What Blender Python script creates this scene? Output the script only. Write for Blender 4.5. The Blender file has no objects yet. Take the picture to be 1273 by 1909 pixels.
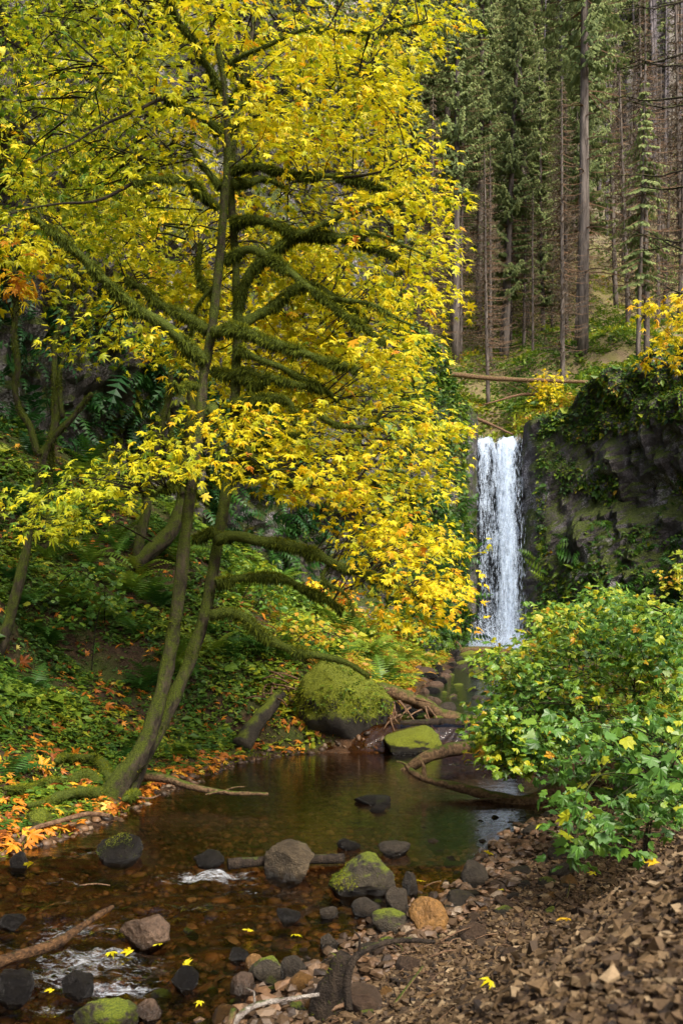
import bpy, math, random
import numpy as np
from mathutils import Vector, Matrix, Euler

SC = bpy.context.scene
COL = SC.collection
RNG = np.random.default_rng(7)
random.seed(7)

# ------------------------------------------------------------------ camera
F_PX, CX, HY, EYE = 1856.0, 636.5, 1165.0, 2.4      # focal length and horizon in photo pixels, eye height
cam_d = bpy.data.cameras.new('camera')
cam = bpy.data.objects.new('camera', cam_d)
COL.objects.link(cam)
cam.location = (0, 0, EYE)
cam.rotation_euler = (math.radians(90), 0, 0)
cam_d.sensor_fit = 'VERTICAL'
cam_d.sensor_height = 36.0
cam_d.lens = 36.0 * F_PX / 1909.0
cam_d.shift_y = (HY - 954.5) / 1909.0
cam_d.clip_start = 0.1
cam_d.clip_end = 2000
cam_d.dof.use_dof = True
cam_d.dof.focus_distance = 14.0
cam_d.dof.aperture_fstop = 4.0
SC.camera = cam

# ------------------------------------------------------------------ sky and sun
SUN_EL, SUN_AZ = math.radians(46), math.radians(150)   # azimuth clockwise from +Y (view direction): from the right, a little behind the camera
world = bpy.data.worlds.new('World')
SC.world = world
world.use_nodes = True
wn = world.node_tree.nodes
sky = wn.new('ShaderNodeTexSky')
sky.sky_type = 'NISHITA'
sky.sun_disc = False
sky.sun_elevation = SUN_EL
sky.sun_rotation = SUN_AZ
sky.air_density = 0.6
sky.dust_density = 4.0
sky.ozone_density = 0.4
wn['Background'].inputs['Strength'].default_value = 0.15
world.node_tree.links.new(sky.outputs[0], wn['Background'].inputs['Color'])
sun_d = bpy.data.lights.new('sun', 'SUN')
sun_d.energy = 2.2
sun_d.angle = math.radians(15)
sun_d.color = (1.0, 0.93, 0.80)
sun = bpy.data.objects.new('sun', sun_d)
COL.objects.link(sun)
sdir = Vector((math.sin(SUN_AZ) * math.cos(SUN_EL), math.cos(SUN_AZ) * math.cos(SUN_EL), math.sin(SUN_EL)))
sun.rotation_euler = sdir.to_track_quat('Z', 'Y').to_euler()
sun.location = (20, -10, 40)
vs = SC.view_settings
vs.view_transform = 'Standard'
vs.look = 'None'
vs.gamma = 1.0
vs.use_curve_mapping = False
vs.exposure = 1.38
cy = SC.cycles
cy.max_bounces = 7
cy.diffuse_bounces = 4
cy.glossy_bounces = 3
cy.transmission_bounces = 4
cy.transparent_max_bounces = 16
cy.volume_bounces = 1
cy.caustics_reflective = False
cy.caustics_refractive = False
cy.sample_clamp_indirect = 4.0
cy.use_denoising = True

# ------------------------------------------------------------------ numpy helpers
def _h(i, j, k, s=0.0):
    v = np.sin(i * 127.1 + j * 311.7 + k * 74.7 + s * 53.3) * 43758.5453
    return v - np.floor(v)

def vnoise(p, s=0.0):
    p = np.asarray(p, float)
    i = np.floor(p); f = p - i; u = f * f * (3 - 2 * f)
    x, y, z = i[..., 0], i[..., 1], i[..., 2]
    ux, uy, uz = u[..., 0], u[..., 1], u[..., 2]
    def lerp(a, b, t): return a + (b - a) * t
    c00 = lerp(_h(x, y, z, s), _h(x + 1, y, z, s), ux)
    c10 = lerp(_h(x, y + 1, z, s), _h(x + 1, y + 1, z, s), ux)
    c01 = lerp(_h(x, y, z + 1, s), _h(x + 1, y, z + 1, s), ux)
    c11 = lerp(_h(x, y + 1, z + 1, s), _h(x + 1, y + 1, z + 1, s), ux)
    return lerp(lerp(c00, c10, uy), lerp(c01, c11, uy), uz) * 2 - 1

def fbm(p, octv=4, s=0.0):
    p = np.asarray(p, float); a = 0.5; r = 0
    for o in range(octv):
        r = r + a * vnoise(p * (2.03 ** o) + o * 17.3, s); a *= 0.5
    return r

def sstep(a, b, x):
    t = np.clip((x - a) / (b - a), 0, 1)
    return t * t * (3 - 2 * t)

def seg_dist(x, y, pts):
    best = np.full(np.shape(x), 1e9)
    for (ax, ay), (bx, by) in zip(pts[:-1], pts[1:]):
        dx, dy = bx - ax, by - ay
        t = np.clip(((x - ax) * dx + (y - ay) * dy) / (dx * dx + dy * dy), 0, 1)
        best = np.minimum(best, np.hypot(x - ax - t * dx, y - ay - t * dy))
    return best

def inside(x, y, poly):
    r = np.zeros(np.shape(x), bool)
    n = len(poly)
    for i in range(n):
        (ax, ay), (bx, by) = poly[i], poly[(i + 1) % n]
        c = ((ay > y) != (by > y)) & (x < (bx - ax) * (y - ay) / ((by - ay) if by != ay else 1e-9) + ax)
        r ^= c
    return r

def P(px, py, Y):
    """the point at depth Y metres that the photograph shows at pixel px, py"""
    return np.array([(px - CX) / F_PX * Y, Y, EYE - (py - HY) / F_PX * Y])

def px_of(p):
    p = np.asarray(p, float)
    return CX + p[..., 0] / p[..., 1] * F_PX, HY + (EYE - p[..., 2]) / p[..., 1] * F_PX

# ------------------------------------------------------------------ mesh building
def mesh(name, V, F, mat=None, smooth=False, attrs=None):
    """V (n,3); F (m,k) or a list of such arrays"""
    me = bpy.data.meshes.new(name)
    V = np.ascontiguousarray(V, np.float32)
    Fs = F if isinstance(F, list) else [F]
    Fs = [np.asarray(f, np.int32) for f in Fs if len(f)]
    loops = np.concatenate([f.ravel() for f in Fs]).astype(np.int32)
    tot = np.concatenate([np.full(len(f), f.shape[1], np.int32) for f in Fs])
    start = np.concatenate([[0], np.cumsum(tot)[:-1]]).astype(np.int32)
    me.vertices.add(len(V)); me.vertices.foreach_set('co', V.ravel())
    me.loops.add(len(loops)); me.loops.foreach_set('vertex_index', loops)
    me.polygons.add(len(tot)); me.polygons.foreach_set('loop_start', start)
    me.polygons.foreach_set('use_smooth', np.full(len(tot), bool(smooth)))
    for k, a in (attrs or {}).items():
        at = me.attributes.new(k, 'FLOAT', 'POINT')
        at.data.foreach_set('value', np.ascontiguousarray(a, np.float32))
    me.update(calc_edges=True)
    me.validate()
    if mat is not None:
        me.materials.append(mat)
    return me

WORLD = {}
def add(name, me, parent=None, loc=(0, 0, 0), rot=None, scale=None, **props):
    """link one object; loc is in world space when the parent has no rotation or scale"""
    o = bpy.data.objects.new(name, me)
    COL.objects.link(o)
    loc = np.asarray(loc, float)
    if parent is not None:
        o.parent = parent
        o.location = loc - WORLD.get(parent.name, np.zeros(3))
    else:
        o.location = loc
    WORLD[o.name] = loc
    if rot is not None: o.rotation_euler = rot
    if scale is not None: o.scale = scale if hasattr(scale, '__len__') else (scale,) * 3
    for k, v in props.items(): o[k] = v
    return o

def thing(name, label, cat, loc, group=None, **kw):
    o = add(name, None, loc=loc, **kw)
    o.empty_display_size = 0.2
    o['label'] = label; o['category'] = cat
    if group: o['group'] = group
    return o

def solo(name, me, label, cat, group=None, **kw):
    o = add(name, me, **kw)
    o['label'] = label; o['category'] = cat
    if group: o['group'] = group
    return o

class Acc:
    """collects geometry into one mesh"""
    def __init__(s): s.V = []; s.F = {}; s.n = 0; s.A = []
    def put(s, V, F, a=0.0):
        V = np.asarray(V, float)
        s.V.append(V)
        for f in (F if isinstance(F, list) else [F]):
            f = np.asarray(f, int)
            s.F.setdefault(f.shape[1], []).append(f + s.n)
        s.A.append(np.full(len(V), a) if np.isscalar(a) else np.asarray(a)); s.n += len(V)
    def mesh(s, name, mat, smooth=False):
        return mesh(name, np.concatenate(s.V), [np.concatenate(f) for f in s.F.values()], mat, smooth, {'tint': np.concatenate(s.A)})

def catmull(pts, step):
    pts = np.asarray(pts, float)
    P0 = np.vstack([2 * pts[0] - pts[1], pts, 2 * pts[-1] - pts[-2]])
    out = []
    for i in range(1, len(P0) - 2):
        a, b, c, d = P0[i - 1:i + 3]
        n = max(1, int(round(np.linalg.norm((c - b)[:3]) / step)))
        for k in range(n):
            t = k / n
            out.append(0.5 * ((2 * b) + (c - a) * t + (2 * a - 5 * b + 4 * c - d) * t * t + (3 * b - a - 3 * c + d) * t ** 3))
    out.append(pts[-1])
    return np.array(out)

def tube(path, rad, sides=8, rough=0.0, seed=0.0, freq=3.0, cap=True):
    path = np.asarray(path, float); n = len(path)
    rad = np.broadcast_to(np.asarray(rad, float), (n,))
    T = np.gradient(path, axis=0); T /= np.linalg.norm(T, axis=1)[:, None] + 1e-9
    ref = np.array([0.0, 0.0, 1.0]) if abs(T[0, 2]) < 0.9 else np.array([0.0, 1.0, 0.0])
    U = np.zeros((n, 3)); u = np.cross(ref, T[0]); u /= np.linalg.norm(u)
    for i in range(n):
        u = u - T[i] * (u @ T[i]); u /= np.linalg.norm(u) + 1e-9; U[i] = u
    W = np.cross(T, U)
    a = np.arange(sides) * 2 * np.pi / sides
    D = np.cos(a)[None, :, None] * U[:, None] + np.sin(a)[None, :, None] * W[:, None]
    V = path[:, None] + D * rad[:, None, None]
    if rough:
        nz = fbm(V * freq, 3, seed)
        V = V + D * (nz * rough)[..., None] * rad[:, None, None]
    V = V.reshape(-1, 3)
    i = np.arange(n - 1)[:, None] * sides; j = np.arange(sides)[None]
    jn = (j + 1) % sides
    F = np.stack([i + j, i + jn, i + sides + jn, i + sides + j], -1).reshape(-1, 4)
    if cap:
        V = np.vstack([V, path[0], path[-1]])
        m = n * sides; j = np.arange(sides); jn = (j + 1) % sides
        c0 = np.stack([jn, j, np.full(sides, m)], -1)
        c1 = np.stack([(n - 1) * sides + j, (n - 1) * sides + jn, np.full(sides, m + 1)], -1)
        return V, [F, np.vstack([c0, c1])]
    return V, [F]

def ico(level):
    t = (1 + 5 ** 0.5) / 2
    v = [(-1, t, 0), (1, t, 0), (-1, -t, 0), (1, -t, 0), (0, -1, t), (0, 1, t), (0, -1, -t), (0, 1, -t), (t, 0, -1), (t, 0, 1), (-t, 0, -1), (-t, 0, 1)]
    f = [(0, 11, 5), (0, 5, 1), (0, 1, 7), (0, 7, 10), (0, 10, 11), (1, 5, 9), (5, 11, 4), (11, 10, 2), (10, 7, 6), (7, 1, 8),
         (3, 9, 4), (3, 4, 2), (3, 2, 6), (3, 6, 8), (3, 8, 9), (4, 9, 5), (2, 4, 11), (6, 2, 10), (8, 6, 7), (9, 8, 1)]
    v = [np.array(a, float) / np.linalg.norm(a) for a in v]
    for _ in range(level):
        mid = {}; nf = []
        def m(a, b):
            k = (min(a, b), max(a, b))
            if k not in mid:
                w = v[a] + v[b]; v.append(w / np.linalg.norm(w)); mid[k] = len(v) - 1
            return mid[k]
        for a, b, c in f:
            ab, bc, ca = m(a, b), m(b, c), m(c, a)
            nf += [(a, ab, ca), (b, bc, ab), (c, ca, bc), (ab, bc, ca)]
        f = nf
    return np.array(v), np.array(f)
ICO = [ico(k) for k in range(5)]

def rock_shape(level, seed, cuts=5, lump=0.18, cutdepth=(0.55, 0.85)):
    r = np.random.default_rng(seed)
    V = ICO[level][0].copy(); F = ICO[level][1]
    for _ in range(cuts):
        n = r.normal(size=3); n /= np.linalg.norm(n); d = r.uniform(*cutdepth)
        e = np.maximum(V @ n - d, 0); V -= e[:, None] * n * 0.92
    V += V * fbm(V * 1.6 + seed * 3.1, 3)[:, None] * lump
    if level >= 3:
        V += V * fbm(V * 4 + seed, 3)[:, None] * 0.09 + V * fbm(V * 11 + seed, 3)[:, None] * 0.03
    return V, F

def rotmats(n, tilt=None, rng=RNG):
    """random rotations: free when tilt is None, else a random heading with the up axis tilted by up to about tilt radians"""
    if tilt is None:
        q = rng.normal(size=(n, 4)); q /= np.linalg.norm(q, axis=1)[:, None]
        w, x, y, z = q.T
        return np.stack([np.stack([1 - 2 * (y * y + z * z), 2 * (x * y - z * w), 2 * (x * z + y * w)], -1),
                         np.stack([2 * (x * y + z * w), 1 - 2 * (x * x + z * z), 2 * (y * z - x * w)], -1),
                         np.stack([2 * (x * z - y * w), 2 * (y * z + x * w), 1 - 2 * (x * x + y * y)], -1)], 1)
    a = rng.uniform(0, 2 * np.pi, n)
    return frames(np.stack([np.cos(a), np.sin(a), np.zeros(n)], -1), rng.normal(size=(n, 3)) * tilt + np.array([0, 0, 1.0]))

def frames(ydir, up):
    """rotation matrices whose local +Y follows ydir and local +Z is as near up as it can be"""
    y = ydir / (np.linalg.norm(ydir, axis=-1, keepdims=True) + 1e-9)
    z = up - y * np.sum(up * y, -1, keepdims=True); z /= np.linalg.norm(z, axis=-1, keepdims=True) + 1e-9
    x = np.cross(y, z)
    return np.stack([x, y, z], -1)

def scatter(baseV, baseF, R, S, L, tint, bend=None):
    N, k = len(L), len(baseV)
    S = np.asarray(S, float)
    if S.ndim == 1: S = np.repeat(S[:, None], 3, 1)
    V = np.einsum('nij,nkj->nki', R, baseV[None] * S[:, None, :]) + L[:, None]
    F = (np.asarray(baseF)[None] + (np.arange(N) * k)[:, None, None]).reshape(-1, np.asarray(baseF).shape[1])
    return V.reshape(-1, 3), F, np.repeat(np.asarray(tint, float), k)

def scatter_mesh(name, bases, R, S, L, tint, mat, smooth=False):
    acc = Acc(); n = len(L); idx = np.arange(n) % len(bases)
    S = np.asarray(S, float)
    for b, (V, F) in enumerate(bases):
        m = idx == b
        if m.any():
            v, f, t = scatter(V, F, R[m], S[m], L[m], np.asarray(tint)[m]); acc.put(v, f, t)
    return acc.mesh(name, mat, smooth)

def eul(Rm):
    return Matrix(Rm.tolist()).to_euler()

# ------------------------------------------------------------------ materials
class N:
    def __init__(s, name):
        s.m = bpy.data.materials.new(name); s.m.use_nodes = True
        s.t = s.m.node_tree; s.t.nodes.clear()
        s.out = s.t.nodes.new('ShaderNodeOutputMaterial')
    def n(s, typ, **kw):
        nd = s.t.nodes.new('ShaderNode' + typ)
        for k, v in kw.items():
            if k.startswith('i_'):
                key = k[2:]; key = int(key) if key.isdigit() else key.replace('_', ' ')
                s.set(nd.inputs[key], v)
            else: setattr(nd, k, v)
        return nd
    def set(s, sock, v):
        if isinstance(v, bpy.types.NodeSocket): s.t.links.new(v, sock)
        elif isinstance(v, bpy.types.Node): s.t.links.new(v.outputs[0], sock)
        else: sock.default_value = v
    def math(s, op, a, b=0.0, clamp=False):
        nd = s.n('Math', operation=op, use_clamp=clamp); s.set(nd.inputs[0], a); s.set(nd.inputs[1], b); return nd.outputs[0]
    def ramp(s, fac, stops, interp='LINEAR'):
        nd = s.n('ValToRGB'); cr = nd.color_ramp; cr.interpolation = interp
        while len(cr.elements) < len(stops): cr.elements.new(0.5)
        for e, (p, c) in zip(cr.elements, stops):
            e.position = p; e.color = (c, c, c, 1) if np.isscalar(c) else tuple(c) + (1,)
        s.set(nd.inputs[0], fac); return nd.outputs[0]
    def noise(s, scale, detail=4, rough=0.55, vec=None, dist=0.0):
        nd = s.n('TexNoise'); nd.inputs['Scale'].default_value = scale; nd.inputs['Detail'].default_value = detail
        nd.inputs['Roughness'].default_value = rough; nd.inputs['Distortion'].default_value = dist
        if vec is not None: s.set(nd.inputs['Vector'], vec)
        return nd.outputs['Fac']
    def mix(s, fac, a, b, blend='MIX'):
        nd = s.n('MixRGB', blend_type=blend); s.set(nd.inputs[0], fac)
        for i, c in ((1, a), (2, b)):
            s.set(nd.inputs[i], tuple(c) + (1,) if isinstance(c, (tuple, list)) and len(c) == 3 else c)
        return nd.outputs[0]
    def pos(s): return s.n('NewGeometry').outputs['Position']
    def obj(s): return s.n('TexCoord').outputs['Object']
    def nz(s):
        return s.n('SeparateXYZ', i_0=s.n('NewGeometry').outputs['Normal']).outputs[2]
    def attr(s, name): return s.n('Attribute', attribute_name=name).outputs['Fac']
    def tint(s):
        """per-piece value: vertex attribute in joined meshes, object colour on single pieces"""
        oc = s.n('SeparateColor', i_0=s.n('ObjectInfo').outputs['Color']).outputs[0]
        return s.math('ADD', s.attr('tint'), oc, True)
    def bump(s, h, strength=0.5, dist=0.02):
        return s.n('Bump', i_Height=h, i_Strength=strength, i_Distance=dist).outputs[0]
    def stretch(s, vec, sc):
        nd = s.n('Mapping'); s.set(nd.inputs[0], vec); nd.inputs['Scale'].default_value = sc; return nd.outputs[0]
    def bsdf(s, col, rough=0.8, spec=0.3, normal=None):
        nd = s.n('BsdfPrincipled')
        s.set(nd.inputs['Base Color'], tuple(col) + (1,) if isinstance(col, tuple) else col)
        s.set(nd.inputs['Roughness'], rough); s.set(nd.inputs['Specular IOR Level'], spec)
        if normal is not None: s.set(nd.inputs['Normal'], normal)
        return nd.outputs[0]
    def done(s, sh):
        s.t.links.new(sh, s.out.inputs[0]); return s.m

def leaf_mat(name, stops, trans=0.4, rough=0.5, spec=0.35, var=0.35, vein=True):
    m = N(name)
    c = m.ramp(m.tint(), stops)
    nz = m.noise(9.0, 3, 0.6, m.pos())
    c = m.mix(var, c, m.ramp(nz, [(0.3, 0.45), (0.7, 1.0)]), 'MULTIPLY')
    a = m.bsdf(c, rough, spec)
    b = m.n('BsdfTranslucent'); m.set(b.inputs[0], c)
    mx = m.n('MixShader'); m.set(mx.inputs[0], trans); m.t.links.new(a, mx.inputs[1]); m.t.links.new(b.outputs[0], mx.inputs[2])
    return m.done(mx.outputs[0])

M = {}
M['maple_leaf'] = leaf_mat('maple_leaf', [(0.0, (0.10, 0.20, 0.015)), (0.25, (0.34, 0.40, 0.015)), (0.45, (0.60, 0.57, 0.014)), (0.65, (0.76, 0.62, 0.012)), (0.82, (0.78, 0.45, 0.012)), (1.0, (0.55, 0.19, 0.01))], 0.45)
M['bush_leaf'] = leaf_mat('bush_leaf', [(0.0, (0.040, 0.12, 0.024)), (0.4, (0.10, 0.23, 0.03)), (0.65, (0.24, 0.36, 0.025)), (0.85, (0.48, 0.48, 0.02)), (1.0, (0.55, 0.30, 0.02))], 0.4, 0.42, 0.5)
M['litter_leaf'] = leaf_mat('litter_leaf', [(0.0, (0.10, 0.035, 0.012)), (0.3, (0.30, 0.09, 0.015)), (0.6, (0.62, 0.22, 0.015)), (0.85, (0.72, 0.42, 0.03)), (1.0, (0.62, 0.55, 0.12))], 0.25)
M['cover_leaf'] = leaf_mat('cover_leaf', [(0.0, (0.022, 0.060, 0.012)), (0.4, (0.065, 0.15, 0.015)), (0.7, (0.19, 0.27, 0.018)), (0.9, (0.40, 0.40, 0.02)), (1.0, (0.38, 0.20, 0.02))], 0.35)
M['fern'] = leaf_mat('fern', [(0.0, (0.015, 0.065, 0.016)), (0.4, (0.05, 0.14, 0.015)), (0.7, (0.17, 0.26, 0.02)), (1.0, (0.36, 0.26, 0.03))], 0.35)
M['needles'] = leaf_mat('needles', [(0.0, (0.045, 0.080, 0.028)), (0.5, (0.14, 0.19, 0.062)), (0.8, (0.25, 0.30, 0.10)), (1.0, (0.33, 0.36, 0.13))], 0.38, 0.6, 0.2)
M['dead_needles'] = leaf_mat('dead_needles', [(0.0, (0.065, 0.048, 0.034)), (1.0, (0.17, 0.14, 0.10))], 0.1, 0.8, 0.1)

def bark_mat(name, base, dark, moss=0.0, mosscol=((0.030, 0.050, 0.008), (0.11, 0.14, 0.015)), zs=0.25, scale=14):
    m = N(name)
    p = m.obj()
    st = m.stretch(p, (1, 1, zs))
    n1 = m.noise(scale, 5, 0.65, st)
    n2 = m.noise(6.0, 6, 0.72, p)
    c = m.mix(m.ramp(n1, [(0.35, 0.0), (0.65, 1.0)]), dark, base)
    h = n1
    if moss > 0:
        fine = m.noise(60, 3, 0.7, p)
        mc = m.mix(m.ramp(fine, [(0.3, 0.0), (0.7, 1.0)]), mosscol[0], mosscol[1])
        up = m.math('MULTIPLY', m.nz(), 0.35)
        k = m.math('ADD', m.math('ADD', n2, up), moss - 0.5)
        k = m.ramp(k, [(0.42, 0.0), (0.58, 1.0)])
        c = m.mix(k, c, mc)
        h = m.math('ADD', n1, m.math('MULTIPLY', fine, 0.8))
    return m.done(m.bsdf(c, 0.9, 0.2, m.bump(h, 1.0, 0.05)))
M['mossy_bark'] = bark_mat('mossy_bark', (0.085, 0.068, 0.045), (0.012, 0.010, 0.007), 0.53, ((0.014, 0.024, 0.005), (0.11, 0.14, 0.014)))
M['moss_branch'] = bark_mat('moss_branch', (0.06, 0.05, 0.03), (0.02, 0.016, 0.01), 0.95)
M['twig'] = bark_mat('twig', (0.040, 0.030, 0.018), (0.014, 0.011, 0.008), 0.25)
M['fir_bark'] = bark_mat('fir_bark', (0.15, 0.127, 0.108), (0.040, 0.032, 0.027), 0.0, zs=0.15, scale=6)
M['snag_bark'] = bark_mat('snag_bark', (0.20, 0.18, 0.185), (0.06, 0.052, 0.055), 0.0, zs=0.1, scale=3)
M['drift'] = bark_mat('drift', (0.23, 0.145, 0.075), (0.06, 0.036, 0.02), 0.22, zs=1, scale=18)
M['dead_stick'] = bark_mat('dead_stick', (0.20, 0.125, 0.072), (0.07, 0.035, 0.018), 0.0, zs=1, scale=20)
M['wet_log'] = bark_mat('wet_log', (0.15, 0.078, 0.032), (0.030, 0.017, 0.009), 0.05, zs=1, scale=22)
M['pale_stick'] = bark_mat('pale_stick', (0.42, 0.38, 0.33), (0.16, 0.13, 0.11), 0.15, zs=1, scale=20)
M['wet_wood'] = bark_mat('wet_wood', (0.050, 0.036, 0.024), (0.012, 0.009, 0.007), 0.10, zs=0.3, scale=16)
M['moss'] = leaf_mat('moss', [(0.0, (0.028, 0.042, 0.006)), (0.5, (0.10, 0.13, 0.012)), (1.0, (0.28, 0.30, 0.020))], 0.3, 0.8, 0.1)

def rock_mat(name, a, b, moss=None, mosscol=((0.05, 0.085, 0.008), (0.24, 0.28, 0.015)), wet=0.75, scale=4):
    m = N(name)
    p = m.obj()
    n1 = m.noise(scale, 6, 0.62, p); n2 = m.noise(scale * 7, 5, 0.7, p)
    c = m.mix(m.ramp(n1, [(0.3, 0.0), (0.7, 1.0)]), a, b)
    c = m.mix(0.8, c, m.ramp(n2, [(0.3, 0.2), (0.72, 1.0)]), 'MULTIPLY')
    rnd = m.n('ObjectInfo').outputs['Random']
    c = m.mix(1.0, c, m.ramp(rnd, [(0.0, 0.6), (1.0, 1.0)]), 'MULTIPLY')
    h = m.math('ADD', n1, m.math('MULTIPLY', n2, 0.5))
    rough = wet
    if moss is not None:
        f = m.noise(70, 3, 0.7, p)
        mc = m.mix(m.ramp(f, [(0.3, 0.0), (0.7, 1.0)]), mosscol[0], mosscol[1])
        k = m.math('ADD', m.math('ADD', m.math('MULTIPLY', n1, 0.6), m.math('MULTIPLY', m.nz(), 0.45)), moss - 0.5)
        k = m.ramp(k, [(0.40, 0.0), (0.52, 1.0)])
        c = m.mix(k, c, mc)
        h = m.math('ADD', h, m.math('MULTIPLY', f, 1.0))
    xyz = m.n('SeparateXYZ', i_0=m.pos())
    wl = m.n('MapRange', i_0=xyz.outputs[1], i_1=8.2, i_2=9.9, i_3=-0.17, i_4=0.0).outputs[0]
    wk = m.n('MapRange', i_0=m.math('SUBTRACT', m.math('ADD', xyz.outputs[2], m.math('MULTIPLY', n1, 0.05)), wl), i_1=0.045, i_2=0.10, i_3=1.0, i_4=0.0).outputs[0]
    near = m.n('MapRange', i_0=xyz.outputs[1], i_1=18.9, i_2=19.2, i_3=1.0, i_4=0.0).outputs[0]
    wk = m.math('MULTIPLY', wk, near)
    c = m.mix(m.math('MULTIPLY', wk, 0.68), c, (0.006, 0.005, 0.004))
    rough = m.n('MapRange', i_0=wk, i_3=wet, i_4=0.15).outputs[0]
    return m.done(m.bsdf(c, rough, 0.35, m.bump(h, 1.0, 0.06)))
M['rock_moss'] = rock_mat('rock_moss', (0.040, 0.034, 0.026), (0.11, 0.09, 0.062), 0.55)
M['boulder_moss'] = rock_mat('boulder_moss', (0.030, 0.026, 0.020), (0.08, 0.065, 0.045), 0.66, ((0.07, 0.095, 0.008), (0.27, 0.30, 0.015)), scale=3)
M['rock_moss_part'] = rock_mat('rock_moss_part', (0.055, 0.045, 0.030), (0.15, 0.12, 0.075), 0.34)
M['rock_tan'] = rock_mat('rock_tan', (0.10, 0.072, 0.040), (0.25, 0.185, 0.105), 0.16, ((0.10, 0.11, 0.02), (0.22, 0.22, 0.05)), 0.6)
M['rock_orange'] = rock_mat('rock_orange', (0.24, 0.115, 0.028), (0.38, 0.20, 0.055), None, wet=0.5)
M['rock_grey'] = rock_mat('rock_grey', (0.046, 0.036, 0.025), (0.15, 0.118, 0.080), 0.12, wet=0.55)
M['rock_wet'] = rock_mat('rock_wet', (0.012, 0.011, 0.010), (0.04, 0.035, 0.03), 0.15, ((0.02, 0.035, 0.005), (0.07, 0.09, 0.01)), 0.18)
M['rock_brown'] = rock_mat('rock_brown', (0.085, 0.05, 0.03), (0.19, 0.12, 0.072), None, wet=0.5)

def stone_mat(name, stops, rough=0.75):
    m = N(name)
    c = m.ramp(m.tint(), stops)
    c = m.mix(0.55, c, m.ramp(m.noise(25, 4, 0.65, m.pos()), [(0.3, 0.4), (0.7, 1.0)]), 'MULTIPLY')
    return m.done(m.bsdf(c, rough, 0.3, m.bump(m.noise(60, 3, 0.6, m.pos()), 0.4, 0.01)))
M['gravel'] = stone_mat('gravel', [(0.0, (0.016, 0.010, 0.006)), (0.35, (0.058, 0.035, 0.016)), (0.75, (0.135, 0.084, 0.038)), (1.0, (0.25, 0.18, 0.10))])
M['bed_stone'] = stone_mat('bed_stone', [(0.0, (0.028, 0.019, 0.013)), (0.5, (0.088, 0.054, 0.029)), (0.8, (0.16, 0.088, 0.043)), (1.0, (0.20, 0.15, 0.10))], 0.5)

# ------------------------------------------------------------------ terrain
LEFT = [(-40, -9.0), (0, -6.5), (4, -5.2), (8, -4.3), (10, -3.6), (11, -3.3), (12, -2.95), (13, -2.75), (15, -2.45), (16, -2.1), (17.4, -1.85), (18.4, -1.0), (19.2, 0.7), (21, 1.2), (25, 1.85), (36, 3.95), (47, 5.3), (60, 5.6)]
RIGHT = [(-40, -4.0), (0, -3.4), (4, -1.8), (5, -1.35), (6, -0.75), (7, -0.2), (8, 0.35), (9, 1.15), (10, 1.6), (11, 1.95), (12, 2.35), (13, 2.75), (15, 3.6), (17, 4.1), (19, 4.3), (22, 4.6), (25, 5.1), (36, 7.2), (47, 10.2), (60, 10.4)]
LEVEL = [(-40, -0.4), (5, -0.26), (8.2, -0.17), (9.3, -0.10), (9.9, 0.0), (18.7, 0.0), (19.1, 0.48), (20, 0.56), (36, 0.85), (47, 1.12), (60, 1.15)]
def itp(tab, y): return np.interp(y, [a for a, b in tab], [b for a, b in tab])
LEFT_LINE = [(b, a) for a, b in LEFT]
RIGHT_LINE = [(b, a) for a, b in RIGHT]
CLIFF = [(-15, -40), (-14.5, 0), (-13.5, 10), (-12, 18), (-9.2, 24.5), (-5.2, 31), (-1.2, 37), (2.6, 43.5), (4.6, 47.4), (5.7, 49.2), (6.5, 50.9), (9.4, 50.9), (10.2, 49.3), (12, 48), (15, 45.5), (19, 40.5), (23, 32), (26, 20), (28, 0), (29, -40)]
FLOOR = CLIFF

def water_z(y): return itp(LEVEL, y)

def valley(x, y):
    x = np.asarray(x, float); y = np.asarray(y, float)
    l, r, w = itp(LEFT, y), itp(RIGHT, y), water_z(y)
    dl, dr = seg_dist(x, y, LEFT_LINE), seg_dist(x, y, RIGHT_LINE)
    p = np.stack([x, y, np.zeros_like(x)], -1)
    n = fbm(p * 0.6, 4); nf = fbm(p * 3.1, 3, 2.0)
    depth = np.where(y > 9.6, 0.36, 0.20)
    bed = w - depth * sstep(0.0, 1.0, np.minimum(dl, dr)) + 0.05 * nf
    left = w + 0.02 + 0.22 * np.minimum(dl, 1.3) + 0.70 * np.maximum(dl - 1.1, 0) + n * 0.55 * sstep(0.5, 3, dl) + 0.10 * nf
    mound = (0.95 * sstep(0.3, 3.0, dr) + 0.22 * np.maximum(dr - 1.6, 0)) * (1 - sstep(5.4, 7.9, y + 0.15 * n))
    right = w + 0.02 + 0.13 * np.minimum(dr, 9) + 0.28 * np.maximum(dr - 9, 0) + mound + 0.05 * nf + 0.12 * n * sstep(0.3, 2, dr)
    z = np.where(x < l, left, np.where(x > r, right, bed))
    return z

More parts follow.
